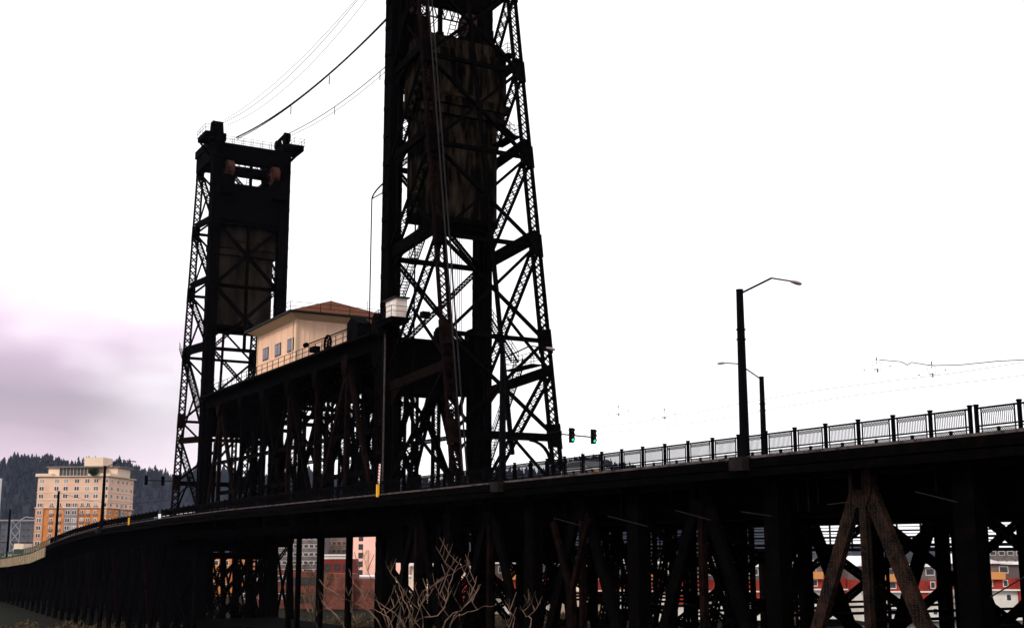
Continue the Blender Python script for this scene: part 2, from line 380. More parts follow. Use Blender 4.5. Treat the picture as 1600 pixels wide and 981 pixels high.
# forked post standing in the near plane
fk = MB(); c = (75.3, NP-.4)
fk.bar(W(c[0], c[1], -9.6), W(c[0], c[1], -2.3), .62, .4).bar(W(c[0], c[1], -2.6), W(c[0]+2.4, c[1], 2.2), .4, .3).bar(W(c[0], c[1], -2.6), W(c[0]-2.2, c[1], 2.2), .4, .3)
part(fk, 'forked_post', rusty, ap)
for px0, py0, px1, py1 in ((1430, 768, 1495, 784), (1293, 788, 1325, 784), (1600, 901, 1548, 932), (1055, 797, 1110, 812), (1158, 799, 1205, 806), (950, 806, 1012, 822), (865, 809, 905, 820)):
    a0, z0 = on_b(px0, py0, NP-.5); a1, z1 = on_b(px1, py1, NP-.5)
    part(MB().tube([W(a0, NP-.5, z0), W(a1, NP-.5, z1)], .03), 'drain_pipe', conduit_m, ap)
for px, y0, y1 in ((1046, 700, 781), (970, 765, 805), (882, 756, 808), (1459, 704, 768), (1262, 754, 800), (1245, 754, 800), (1277, 752, 786)):
    a0, z0 = on_b(px, y0, NP-.6); a1, z1 = on_b(px, y1, NP-.6)
    part(MB().tube([W(a0, NP-.6, z0), W(a0, NP-.6, z1)], .035), 'drain_pipe', rusty, ap)
# brackets and fascia below the pavement edge
part(strip(strip(MB(), BN-.35, BN-.12, -.62, -.12, [-40, 60, 150, 180, 200, 223, 245, 264, 289]), BN-.30, BN-.05, -1.1, -.7, [-40, 60, 150, 180, 200, 223, 245, 264, 289]), 'fascia_beam', steel, ap)
# ---- towers
NODES = [10.9, 20.2, 30.0, 39.6, 49.3, 58.8]
B1, B2 = 51.5, 62.1
def stair(a0, z0, a1, z1, b, wd=.8):
    mb = MB()
    for bb in (b, b+wd):
        mb.bar(W(a0, bb, z0), W(a1, bb, z1), .22, .05); 
        for h in (.55, 1.0): mb.bar(W(a0, bb, z0+h), W(a1, bb, z1+h), .05, .05)
        for k in range(7): f = k/6; p = W(a0+(a1-a0)*f, bb, z0+(z1-z0)*f); mb.bar(p, p+Zv*1.0, .045)
    n = max(3, int(abs(z1-z0)/.25))
    for k in range(n+1): f = k/n; mb.bar(W(a0+(a1-a0)*f, b, z0+(z1-z0)*f), W(a0+(a1-a0)*f, b+wd, z0+(z1-z0)*f), .22, .04, Zv)
    return mb
def landing(a0, a1, b0, b1, z):
    mb = MB().bbox(a0, a1, b0, b1, z-.12, z)
    for (p, q) in (((a0, b0), (a1, b0)), ((a1, b0), (a1, b1)), ((a1, b1), (a0, b1)), ((a0, b1), (a0, b0))):
        for h in (.55, 1.05): mb.bar(W(*p, z+h), W(*q, z+h), .045)
        n = max(1, int((abs(p[0]-q[0])+abs(p[1]-q[1]))/1.3))
        for k in range(n+1): f = k/n; c = W(p[0]+(q[0]-p[0])*f, p[1]+(q[1]-p[1])*f, z); mb.bar(c, c+Zv*1.05, .045)
    return mb
def tower(aV, s, d0, slope, label):
    ba = lambda z: aV + s*(d0-(z-5.2)*slope)
    T = root('lift_tower', aV+s*6, 57, -16, label, 'bridge tower', 'lift towers of the bridge')
    near_t = s < 0
    for b in (B1, B2):
        o = -1 if b == B1 else 1
        c = MB().bar(W(aV, b, -16), W(aV, b, 62), 1.35, 1.25)
        for da in (-.78, .78): c.bar(W(aV+da, b, -16), W(aV+da, b, 62), .10, 1.5)
        for z in range(-14, 62, 3): c.bar(W(aV-.8, b, z), W(aV+.8, b, z), .5, 1.58)
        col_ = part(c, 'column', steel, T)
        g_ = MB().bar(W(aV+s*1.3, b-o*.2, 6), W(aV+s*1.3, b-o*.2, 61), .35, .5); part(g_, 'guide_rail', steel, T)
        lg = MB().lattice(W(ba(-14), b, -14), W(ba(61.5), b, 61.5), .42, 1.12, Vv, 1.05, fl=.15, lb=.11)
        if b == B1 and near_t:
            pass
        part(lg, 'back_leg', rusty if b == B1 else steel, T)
        if b == B1 and near_t:
            for db, dd in ((.15, 1.0), (.55, 1.0)): part(MB().tube([W(ba(6)-dd, b+db, 6), W(ba(60)-dd, b+db, 60)], .075, 8), 'conduit', conduit_m, T)
        for z in [1.2]+NODES:      # gusset plates on the legs
            part(MB().prism([W(ba(z-1.2)-.46, b+o*.5-.03, z-1.2), W(ba(z-1.2)+.46, b+o*.5-.03, z-1.2), W(ba(z+1.2)+.46, b+o*.5-.03, z+1.2), W(ba(z+1.2)-.46, b+o*.5-.03, z+1.2)], Vv*.06).prism([W(ba(z-1.2)-.46, b-o*.5-.03, z-1.2), W(ba(z-1.2)+.46, b-o*.5-.03, z-1.2), W(ba(z+1.2)+.46, b-o*.5-.03, z+1.2), W(ba(z+1.2)-.46, b-o*.5-.03, z+1.2)], Vv*.06).bar(W(ba(z-1.1), b, z-1.1)-Uv*.42, W(ba(z+1.1), b, z+1.1)-Uv*.42, .05, .96), 'gusset', rusty if (z < 21 and b == B1) else steel, T)
        # side-face diagonals : back leg node down to the column
        zz = [58.8, 49.3, 39.6, 30.0, 17.2, 5.5]
        for z1, z0 in zip(zz, zz[1:]):
            part(MB().lattice(W(ba(z1)-s*.3, b, z1-.6), W(aV+s*.5, b, z0+.6), .32, 1.05, Vv, 1.0, fl=.13, lb=.10), 'side_diagonal', steel, T)
        for z1, z0 in zip(zz, zz[1:]):
            zm = (z0+z1)/2; am = (ba(z1)+aV)/2
            part(MB().bar(W(am, b, zm), W(ba(z0)-s*.3, b, z0+.4), .26, .2), 'side_brace', steel, T)
        for z, hh in ((17.2, .9), (31.0, 1.3), (41.2, .9), (50.5, .9)):
            g2 = MB().bar(W(aV+s*.6, b, z-.7), W(ba(z), b, z), hh, .5)
            g2.prism([W(aV+s*.7, b-.1, z-.9), W(aV+s*3.6, b-.1, z-.9), W(aV+s*.7, b-.1, z-2.6)], Vv*.2)
            part(g2, 'longitudinal_girder', rusty if z < 18 else steel, T)
    # back face : centre post, struts, crossed braces
    bm = (B1+B2)/2
    part(MB().bar(W(ba(9), bm+.6, 9), W(ba(61), bm, 61), .36, .34), 'centre_post', steel, T)
    for z0, z1 in zip(NODES, NODES[1:]):
        part(MB().bar(W(ba(z0), B1+.3, z0), W(ba(z0), B2-.3, z0), .40, .4), 'cross_strut', steel, T)
        part(MB().bar(W(ba(z0), B1+.3, z0+.3), W(ba(z1), B2-.3, z1-.3), .34, .3), 'cross_brace', steel, T)
        part(MB().bar(W(ba(z1), B1+.3, z1-.3), W(ba(z0), B2-.3, z0+.3), .34, .26), 'cross_brace', steel, T)
    # portal above the road
    pz = NODES[0]
    po = MB().bbox(ba(pz)-.25, ba(pz)+.25, B1, B2, pz-.5, pz-.1)
    for bb, sg in ((B1, 1), (B2, -1)):
        for k in range(6):
            t0, t1 = math.pi/2*k/6, math.pi/2*(k+1)/6; R_ = 2.2
            f = lambda t: W(ba(pz), bb+sg*(.4+R_*(1-math.cos(t))), pz-.5-R_+R_*math.sin(t))
            po.bar(f(t0), f(t1), .16, .4, Uv)
    part(po, 'portal', steel, T)
    # column face : struts and braces
    for z0, z1 in zip([16.5]+NODES[1:], NODES[1:]+[61]):
        part(MB().bar(W(aV, B1+.6, z0-.2), W(aV, B2-.6, z0-.2), .5, .45), 'cross_strut', steel, T)
        if z0 > 16.6:
            part(MB().laced(W(aV, B1+.6, z0), W(aV, B2-.6, z1-.4), .5, .4, .12, ref=Uv), 'cross_brace', steel, T)
            part(MB().laced(W(aV+.1, B1+.6, z1-.4), W(aV+.1, B2-.6, z0), .5, .4, .12, ref=Uv), 'cross_brace', steel, T)
    part(MB().bar(W(aV, bm, 30), W(aV, bm, 60), .45, .4), 'centre_post', steel, T)
    # crown : longitudinal caps, sheave beams, walkways
    for b in (B1, B2):
        part(MB().bbox(min(aV-s*1.6, ba(60)+s*.8), max(aV-s*1.6, ba(60)+s*.8), b-.8, b+.8, 61.2, 62.4).bbox(min(aV-s*1.2, ba(60)+s*.6), max(aV-s*1.2, ba(60)+s*.6), b-.6, b+.6, 58.9, 61.2), 'cap_girder', steel, T)
        o_ = -1 if b == B1 else 1
        q0, q1 = sorted((b+o_*.8, b+o_*2.5)); m0, m1 = sorted((aV-s*1.9, aV+s*2.6))
        pf = landing(m0, m1, q0, q1, 62.3); pf.bbox(m0+.3, m1-.3, q0, q1, 61.5, 62.17)
        for aa in (m0+.5, m1-.5): pf.bar(W(aa, b+o_*2.2, 61.6), W(aa, b+o_*.5, 59.6), .25)
        part(pf, 'cap_walkway', steel, T)
        hs = MB(); hs.prism([W(aV+s*1-1.2, b-.8, 62.7), W(aV+s*1+1.2, b-.8, 62.7), W(aV+s*1+.6, b-.8, 64.8), W(aV+s*1-.6, b-.8, 64.8)], Vv*1.6); 
        if b == B1: part(hs, 'machinery_hood', steel, T)
        else:
            for da in (-1.5, 2.5): part(MB().disc(W(aV+s*1+da, b, 63.5), Vv, .9 if da < 0 else .75, .8, 18), 'pulley_wheel', steel, T)
            part(MB().bar(W(aV+s*1-1.5, b, 64.3), W(aV+s*1+2.5, b, 64.1), .25, .5), 'pulley_beam', steel, T)
        sh = part(MB().disc(W(aV-s*.5, b+(1.75 if b == B1 else -1.75), 57.1), Vv, 1.45, 1.0, 26), 'sheave', sheave_m, T)
        part(MB().ring(W(aV-s*.5, b+(1.75 if b == B1 else -1.75), 57.1), Vv, .95, 1.1, .12, 24), 'sheave_rim', steel, sh)
        part(MB().bbox(aV-2.3, aV+2.3, min(b, b+(2.2 if b == B1 else -2.2)), max(b, b+(2.2 if b == B1 else -2.2)), 53.2, 55.9), 'sheave_girder', steel, T)
    part(MB().bbox(aV-.5, aV+.5, B1, B2, 58.5, 61.2), 'crown_beam', steel, T)
    tr = MB().bar(W(aV+.2*s, B1, 57.1), W(aV+.2*s, B2, 57.1), .14)
    for k in range(8):
        x0 = B1+1.6+k*(B2-B1-3.2)/8; x1 = x0+(B2-B1-3.2)/8; xm = (x0+x1)/2
        tr.bar(W(aV+.2*s, x0, 58.6), W(aV+.2*s, xm, 57.1), .10).bar(W(aV+.2*s, xm, 57.1), W(aV+.2*s, x1, 58.6), .10)
    part(tr, 'crown_truss', steel, T)
    part(landing(aV-.5, aV+.5, B1+.9, B2-.9, 61.35), 'crown_walkway', steel, T)
    part(MB().bbox(aV-.35, aV+.35, B1, B2, 49.4, 55.2), 'sheave_beam', steel, T)
    part(MB().bbox(ba(60)-.4, ba(60)+.4, B1, B2, 59.2, 60.8), 'crown_beam', steel, T)
    ld = MB()
    for db in (0, .7): ld.bar(W(aV+s*1.5, bm+db-.4, 52.5), W(aV+s*3.5, bm+db+.6, 59.5), .12, .06)
    for k in range(16): f = k/16; ld.bar(W(aV+s*(1.5+2*f), bm-.4+f, 52.5+7*f), W(aV+s*(1.5+2*f), bm+.3+f, 52.5+7*f), .06)
    part(ld, 'ladder', steel, T)
    # stairs and landings
    stb = B2-1.5
    for a0, z0, a1, z1 in ((aV+s*1.2, 47.5, ba(42)-s*.8, 42.1), (aV+s*1.2, 26.0, ba(20)-s*4, 18.6), (ba(18)-s*3.5, 17.9, aV+s*3.0, 8.5)):
        part(stair(a0, z0, a1, z1, stb), 'stairway', steel, T)
    part(landing(min(ba(42)-s*.2, aV+s*5), max(ba(42)-s*.2, aV+s*5), stb-.1, stb+1.2, 42.0), 'landing', steel, T)
    part(landing(min(ba(18)-s*.3, aV+s*8), max(ba(18)-s*.3, aV+s*8), stb-.1, stb+1.2, 17.9), 'landing', steel, T)
    part(landing(min(aV+s*1, aV+s*3.4), max(aV+s*1, aV+s*3.4), stb-.1, stb+1.2, 8.4), 'landing', steel, T)
    part(stair(ba(31)-s*.6, 31.2, aV+s*1.4, 21.4, B1-1.3), 'stairway', steel, T)
    part(landing(min(ba(52)-s*.3, aV+s*4), max(ba(52)-s*.3, aV+s*4), B2-.9, B2+.2, 51.6), 'landing', steel, T)
    # hoist ropes hanging below the counterweight
    for k in range(6):
        bb = bm+1.2+k*.26; part(MB().tube([W(aV-s*.2+.9*s, bb, 33), W(aV-s*.2+.9*s, bb, 18)], .03, 5), 'hoist_rope', steel, T)
    for bb in (B1+1.5, B2-.6): part(MB().tube([W(aV+s*2.6, bb, 52), W(aV+s*2.6, bb, 6)], .09, 6), 'riser_pipe', steel, T)
    return T, ba
T1, ba1 = tower(118.1, -1, 15.7, .176, 'near lift tower, tall black lattice steel, cut off by the top of the photo')
T2, ba2 = tower(184.2, +1, 15.4, .115, 'far lift tower, whole black lattice tower with railed platforms on its crown')
part(MB().tube([W(117.0, B1-.95, 3), W(117.0, B1-.95, 22)], .09, 8), 'conduit', alu, T1)
# gooseneck bracket with a long drop pipe beside the near tower
gn = MB(); aG = 123.6; zG = on_b(579, 312, B1)[1]
pts = [W(118.9, B1, zG+1.0)]+[W(118.9+4.6*(math.sin(t)), B1, zG-.1+1.1*math.cos(t)) for t in [math.pi/2*k/8 for k in range(9)]]
gn.tube(pts, .09).tube([W(118.9, B1, zG-.1), W(aG, B1, zG+.0)], .06).tube([W(118.95, B1, zG-.1), W(118.95, B1, zG+1)], .05)
gg = part(gn, 'gooseneck', steel, T1); part(MB().tube([W(aG-.1, B1, zG), W(aG-.1, B1, 22)], .07, 6), 'drop_pipe', steel, gg)
# floodlights on the near tower
fl = MB(); p = W(111.8, B1+.2, 0); a_, z_ = on_b(664, 492, B1); fl.bbox(a_-.35, a_+.35, B1-.4, B1+.4, z_-.3, z_+.3).bar(W(a_, B1, z_-.3), W(a_, B1, z_-1.2), .08); part(fl, 'floodlight', steelb, T1)
for T_, av, b__, s_ in ((T1, 118.1, ba1, -1), (T2, 184.2, ba2, 1)):
    for b in (B1, B2):
        g0, g1 = sorted((av, b__(2)))
        part(MB().bbox(g0, g1, b-.35, b+.35, -.8, 2.2), 'base_girder', steel, T_)
        part(MB().lattice(W(av, b, -.8), W(b__(-13), b, -13), .5, .9), 'base_diagonal', steel, T_)
        part(MB().lattice(W(b__(-.8), b, -.8), W(av, b, -13), .5, .9), 'base_diagonal', steel, T_)
        part(MB().lattice(W((av+b__(0))/2, b, -.8), W((av+b__(0))/2, b, -13), .5, .9), 'base_post', steel, T_)
    for a in (av, b__(0), (av+b__(0))/2):
        part(MB().bar(W(a, B1, -.2), W(a, B2, -.2), .9, .6, Uv).laced(W(a, B1, -.8), W(a, B2, -12), .5, .4, .12, ref=Uv).laced(W(a, B2, -.8), W(a, B1, -12), .5, .4, .12, ref=Uv), 'base_brace', steel, T_)
for a, w_ in ((102.0, .9), (99.2, .5), (106.5, .55)):
    part(MB().lattice(W(a, 48.2, 2.5), W(a-.8, 48.2, -12), .5, w_), 'forward_post', steel, T1)
part(MB().bar(W(104.5, 48.2, 2.5), W(99.5, 48.2, -12), .45).bar(W(98.5, 48.2, 2.5), W(103.5, 48.2, -12), .45), 'forward_brace', steel, T1)
# ---- counterweights
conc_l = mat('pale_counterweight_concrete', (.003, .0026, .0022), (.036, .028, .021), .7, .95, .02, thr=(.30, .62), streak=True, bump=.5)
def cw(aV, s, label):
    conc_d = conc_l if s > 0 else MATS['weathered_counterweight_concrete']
    C = root('counterweight', aV+s*3, 57, 33.6, label, 'counterweight', 'concrete counterweights')
    a0, a1 = sorted((aV+s*1.9, aV+s*4.7))
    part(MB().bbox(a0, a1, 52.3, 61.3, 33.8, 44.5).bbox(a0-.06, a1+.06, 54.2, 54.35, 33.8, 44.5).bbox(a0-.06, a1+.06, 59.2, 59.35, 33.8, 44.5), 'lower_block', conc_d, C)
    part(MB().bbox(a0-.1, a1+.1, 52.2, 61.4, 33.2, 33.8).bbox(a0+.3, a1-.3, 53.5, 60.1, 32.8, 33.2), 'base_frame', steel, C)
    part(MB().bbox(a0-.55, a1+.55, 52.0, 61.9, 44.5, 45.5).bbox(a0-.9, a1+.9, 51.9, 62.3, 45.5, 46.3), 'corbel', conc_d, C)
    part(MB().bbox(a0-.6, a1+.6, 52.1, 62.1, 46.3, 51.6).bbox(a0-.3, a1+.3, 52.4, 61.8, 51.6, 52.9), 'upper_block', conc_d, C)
    m = MB()
    for k in range(7): b = 53+k*1.3; m.bbox(a0, a0+.9, b, b+.7, 52.9, 53.2+.3*(k % 2))
    for b in (53, 60.9): m.bbox(a0+.4, a1-.4, b-.2, b+.2, 52.8, 55)
    part(m, 'rope_frame', steel, C)
    part(MB().bbox(a0-.74, a0-.62, 54, 60.5, 46.5, 46.8), 'stain_band', conc_rust, C)
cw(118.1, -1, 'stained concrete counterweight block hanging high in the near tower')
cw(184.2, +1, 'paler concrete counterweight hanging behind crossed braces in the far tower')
# ---- lift span
LSp = root('lift_span', 151, 57, 3, 'black steel lift span truss hung between the two towers', 'bridge span')
A0, A1 = 119.8, 182.6
posts_px = [592, 543, 496, 453, 414, 380, 346]
PA = [on_b(x, 640, B1)[0] for x in posts_px]
ZT = 22.0; ZB = 3.2
for b in (B1, B2):
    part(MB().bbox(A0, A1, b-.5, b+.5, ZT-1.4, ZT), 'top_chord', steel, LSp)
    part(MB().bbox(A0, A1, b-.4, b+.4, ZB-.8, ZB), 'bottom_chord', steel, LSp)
    near = b == B1
    for i, a in enumerate(PA):
        thick = i in (1, 6)
        if near: part(MB().bar(W(a, b, ZT-1.4), W(a, b, ZB), .5 if thick else .42, .5), 'post', rusty if i in (1, 2, 3, 6) else steel, LSp)
        else: part(MB().lattice(W(a, b, ZT-1.4), W(a, b, ZB), .6, .9), 'post', steel, LSp)
        part(MB().prism([W(a-.9, b-.55, ZT-.6), W(a+.9, b-.55, ZT-.6), W(a+.9, b-.55, ZT-1.8), W(a+.4, b-.55, ZT-3.1), W(a-.4, b-.55, ZT-3.1), W(a-.9, b-.55, ZT-1.8)], Vv*1.1), 'gusset', rusty if thick else steel, LSp)
    dg = [(PA[1], PA[0], 1), (PA[1], PA[2], 1), (PA[3], PA[2], 0), (PA[3], PA[4], 0), (PA[4], PA[3], 0), (PA[4], PA[5], 0), (PA[6], PA[5], 1), (PA[6], A1, 1), (PA[0], A0, 0)]
    for t, q, big in dg:
        p_, q_ = W(t, b, ZT-1.9), W(q, b, ZB)
        if near: part(MB().bar(p_, q_, .62 if big else .36, .4), 'diagonal', rusty if big else steel, LSp)
        else: part(MB().lattice(p_, q_, .6, .9), 'diagonal', steel, LSp)
    part(MB().laced(W(A0+.4, b, ZT-1), W(A0+.4, b, ZB), 1.1, .8, .2), 'end_post', steel, LSp)
    part(MB().laced(W(A1-.4, b, ZT-1), W(A1-.4, b, ZB), 1.1, .8, .2), 'end_post', steel, LSp)
    # subdivided web (secondary members)
    allp = [A0]+PA+[A1]
    for i in range(len(allp)-1):
        x0, x1 = allp[i], allp[i+1]; xm = (x0+x1)/2
        part(MB().laced(W(xm, b+(.2 if near else -.2), (ZT+ZB)/2+(3 if i % 2 else 0)), W(xm, b+(.2 if near else -.2), ZB), .5, .35, .11), 'hanger', steel, LSp)
        part(MB().laced(W(x0, b, 12.5), W(x1, b, 12.5), .45, .35, .11), 'web_strut', steel, LSp)
allp = [A0]+PA+[A1]
for i in range(1, len(allp)-1):      # telescoping hangers and inner bracing between the two truss planes
    x0, x1 = allp[i], allp[i+1]; dx = x1-x0
    for f, b in ((.30, B1+2.6), (.80, B2-3.4)):
        part(MB().lattice(W(x0+dx*f, b, ZT-4), W(x0+dx*f, b, ZB), .45, .75, pitch=.8), 'telescoping_hanger', steel, LSp)
    part(MB().lattice(W(x0, B1+3.5, 15.5), W(x1, B1+3.5, ZB+1), .4, .55).lattice(W(x0, B2-1, ZB+1), W(x1, B2-1, 14.5), .4, .55), 'inner_brace', steel, LSp)
    part(MB().bar(W(x0, B2, ZT-2), W((x0+x1)/2, B2, 12.5), .35, .3).bar(W(x1, B2, ZT-2), W((x0+x1)/2, B2, 12.5), .35, .3), 'upper_brace', steel, LSp)
    if i in (1, 2, 4, 6): part(MB().bar(W(x0, B1+.1, 8.3), W(x1, B1+.1, 8.3), .5, .3).bar(W(x0, B1+.1, 11), W((x0+x1)/2, B1+.1, ZB), .3, .25), 'lower_strut', steel, LSp)
part(MB().bbox(A0, A1, B1-1.6, B1+.6, ZT, ZT+.25).bbox(A0, A1, B1+.6, B2+1, ZT-.1, ZT+.1), 'machinery_deck', steelb, LSp)
for a in (A0+.3, A1-.3):      # solid end portals
    part(MB().bbox(a-.2, a+.2, B1+.4, B2-.4, 16.6, ZT-.15), 'portal', steel, LSp)
for i, a in enumerate(PA):
    sb = MB().bar(W(a, B1, 17.4), W(a, B2, 17.4), .5, .5, Uv)
    n = 6
    for k in range(n):
        b0 = B1+(B2-B1)*k/n; b1 = B1+(B2-B1)*(k+1)/n
        sb.bar(W(a, b0, 17.4), W(a, b1, ZT-1), .2, .2).bar(W(a, b0, ZT-1), W(a, b1, 17.4), .2, .2)
    for bb, sg in ((B1, 1), (B2, -1)): sb.bar(W(a, bb, 13.2), W(a, bb+sg*3.4, 17.3), .3, .3)
    part(sb, 'sway_frame', steel, LSp)
    part(MB().bbox(a-.2, a+.2, BN+.3, BF-.3, 3.0, 4.7), 'floor_beam', steel, LSp)
for x0, x1 in zip(PA, PA[1:]):
    part(MB().laced(W(x0, B1, ZT-1.2), W(x1, B2, ZT-1.2), .45, .35, .11, ref=Zv).laced(W(x0, B2, ZT-1.2), W(x1, B1, ZT-1.2), .45, .35, .11, ref=Zv), 'top_lateral', steel, LSp)
for b in (48.6, 65.2): part(MB().bbox(101, 186, b-.2, b+.2, 2.2, 4.7), 'edge_girder', steel, LSp)
# hangers to the lower deck
for px, wpx in ((452, 9), (466, 7), (500, 14), (545, 10)):
    a, z = on_b(px, 900, B1); part(MB().bar(W(a, B1, ZB), W(a, B1, -9), wpx/13.5, .5), 'lower_hanger', steel, LSp)
part(MB().bbox(A0, A1, B1-.5, B2+.5, -10.2, -8.9), 'lower_deck', steel, LSp)
# walkway railing along the top chord
wr = MB(); bR = B1-1.5
for h in (.55, 1.1): wr.bar(W(A0+1, bR, ZT+.25+h), W(A1-3, bR, ZT+.25+h), .05)
a = A0+1
while a < A1-3: wr.bar(W(a, bR, ZT+.25), W(a, bR, ZT+1.35), .07); a += 2.1
part(wr, 'walkway_railing', steelb, LSp)
# machinery on the top chord
def wheel(px, py, r):
    a, z = on_b(px, py, B1-.8); mb = MB().ring(W(a, B1-.8, z), Vv, r, .25, .14, 18)
    for k in range(4): t = k*math.pi/4; e = Uv*math.cos(t)*r+Zv*math.sin(t)*r; mb.bar(W(a, B1-.8, z)-e, W(a, B1-.8, z)+e, .09)
    mb.bar(W(a, B1-.8, z), W(a, B1-.8, ZT), .2); part(mb, 'rope_wheel', steelb, LSp)
wheel(512, 537, .95)
a0_, z0_ = on_b(478, 539, B1-1); a1_, z1_ = on_b(556, 509, B1-1)
part(MB().tube([W(a0_, B1-1, z0_), W(a1_, B1-1, z1_)], .07).disc(W(a0_, B1-1, z0_), Uv, .28, .6, 10), 'light_boom', steelb, LSp)
a, z = on_b(492, 546, B1-1); part(MB().bbox(a-.7, a+.7, B1-1.4, B1-.6, z-.3, z+.3), 'junction_box', steelb, LSp)
a, z = on_b(559, 520, B1-.4)
part(MB().prism([W(a-1.6, B1-1.1, ZT+.2), W(a+1.4, B1-1.1, ZT+.2), W(a+1.4, B1-1.1, ZT+2.3), W(a+.2, B1-1.1, ZT+2.9), W(a-1.6, B1-1.1, ZT+2.0)], Vv*1.6), 'motor_housing', steelb, LSp)
a, z = on_b(594, 500, B1)
mbh = MB().bbox(a-.9, a+.9, B1-.6, B1+1, ZT, ZT+1.5).disc(W(a, B1+.2, ZT+1.6), Vv, .95, 1.5, 20); part(mbh, 'rope_drum', steelb, LSp)
for px, py in ((690, 506), (738, 512)):
    a, z = 118.8+1.2, 0; t, r = ray(px, py); bb = (CU*t+SU)*(a/(CU-SU*t)); part(MB().bbox(a-.5, a+.5, bb-.7, bb+.7, ZT, ZT+1.1).disc(W(a, bb, ZT+1.1), Uv, .6, 1, 14), 'winch', steelb, LSp)
# ---- machine house on the lift span
H0, H1, HB0, HB1 = 145.8, 160.6, B1-.1, 63.9; HZ0, HZ1 = ZT+.25, 28.0
MH = root('machine_house', (H0+H1)/2, 56.5, HZ0, 'tan clad machine house with brown red hipped roof on top of the lift span', 'building')
wl = MB().bbox(H0, H1, HB0, HB1, HZ0, HZ1)
k = H0+.3
while k < H1-.2: wl.bbox(k, k+.06, HB0-.06, HB0, HZ0, HZ1); k += .6
k = HB0+.3
while k < HB1-.2: wl.bbox(H0-.06, H0, k, k+.06, HZ0, HZ1); k += .6
wl_ = part(wl, 'wall', tan, MH)
for (a, b) in ((H0, HB0), (H1, HB0), (H0, HB1)): part(MB().bbox(a-.12, a+.12, b-.12, b+.12, HZ0, HZ1-.05), 'corner_trim', tantrim, MH)
part(MB().tube([W(H0+1.1, HB0-.12, HZ0), W(H0+1.1, HB0-.12, HZ1)], .07), 'downpipe', tantrim, MH)
E = 1.35
ev = [W(H0-E, HB0-E, HZ1+.75), W(H0-E, HB1+E, HZ1+.75), W(H1+E, HB1+E, HZ1+.75), W(H1+E, HB0-E, HZ1+.75)]
rf = MB(); rb = (HB0+HB1)/2; r0, r1 = W(H0+5.2, rb, HZ1+3.7), W(H1-5.2, rb, HZ1+3.7)
rf.v += ev+[r0, r1]; rf.f += [(0, 4, 1), (1, 4, 5, 2), (2, 5, 3), (3, 5, 4, 0), (0, 1, 2, 3)]
rf_ = part(rf, 'roof', roofred, MH)
gt = MB()
for i in range(4): gt.bar(ev[i]-Zv*.12, ev[(i+1) % 4]-Zv*.12, .28, .3)
part(gt, 'gutter', roofdk, rf_)
sf = MB()      # sloping soffit from wall top to eaves
wt = [W(H0, HB0, HZ1-.1), W(H0, HB1, HZ1-.1), W(H1, HB1, HZ1-.1), W(H1, HB0, HZ1-.1)]
ei = [v-Zv*.2 for v in ev]
sf.v += wt+ei
for i in range(4): j = (i+1) % 4; sf.f.append((i, j, 4+j, 4+i))
part(sf, 'soffit', tantrim, rf_)
for px, py in ((415.6, 553), (434.8, 546.5), (454.6, 539)):
    a, z = on_b(px, py, HB0); wf = part(MB().bbox(a-1.1, a+1.1, HB0-.08, HB0, z-.8, z+.8), 'window', frame_d, MH)
    part(MB().bbox(a-.96, a-.05, HB0-.10, HB0-.081, z-.68, z+.68).bbox(a+.05, a+.96, HB0-.10, HB0-.081, z-.68, z+.68), 'pane', glass, wf)
rr = MB()
cs = [(H0-E, HB0-E), (H0-E, HB1+E), (H1+E, HB1+E), (H1+E, HB0-E)]
for i in range(4):
    p, q = cs[i], cs[(i+1) % 4]
    for h in (.5, 1.05): rr.bar(W(*p, HZ1+.75+h), W(*q, HZ1+.75+h), .04)
    n = 4
    for k in range(n): f = k/n; c = W(p[0]+(q[0]-p[0])*f, p[1]+(q[1]-p[1])*f, HZ1+.7); rr.bar(c, c+Zv*1.1, .06)
for a, b in ((H0+1, HB1-3), (H0+.6, HB0+4.5)): rr.bar(W(a, b, HZ1+1), W(a, b, HZ1+3.2), .05)
part(rr, 'roof_railing', steelb, rf_)
# ---- white operator's cabin on the near tower
CB = root('cabin', 114.2, 50.4, 22.6, 'small white sided cabin on a bracket of the near tower', 'cabin')
c0, c1, cb0, cb1 = 113.0, 115.5, 49.9, 51.1
cwm = MB().bbox(c0, c1, cb0, cb1, 22.75, 24.7)
for k in range(6): cwm.bbox(c0-.03, c0, cb0+.12+k*.2, cb0+.15+k*.2, 22.75, 24.7)
part(cwm, 'wall', whitep, CB); part(MB().bbox(c0-.25, c1+.25, cb0-.25, cb1+.2, 24.7, 24.82), 'roof', roofdk, CB)
dr = part(MB().bbox(113.5, 114.3, cb0-.05, cb0, 22.8, 24.5), 'door', frame_w, CB)
part(landing(c0-.7, c1+.8, cb0-.8, cb1+.2, 22.7).bbox(c0-.5, c1+.5, cb0-.6, cb1, 22.2, 22.58), 'balcony', steelb, CB)
for a in (c0, c1): part(MB().bar(W(a, cb0-.4, 22.3), W(a, B1, 20.6), .15), 'bracket', steelb, CB)
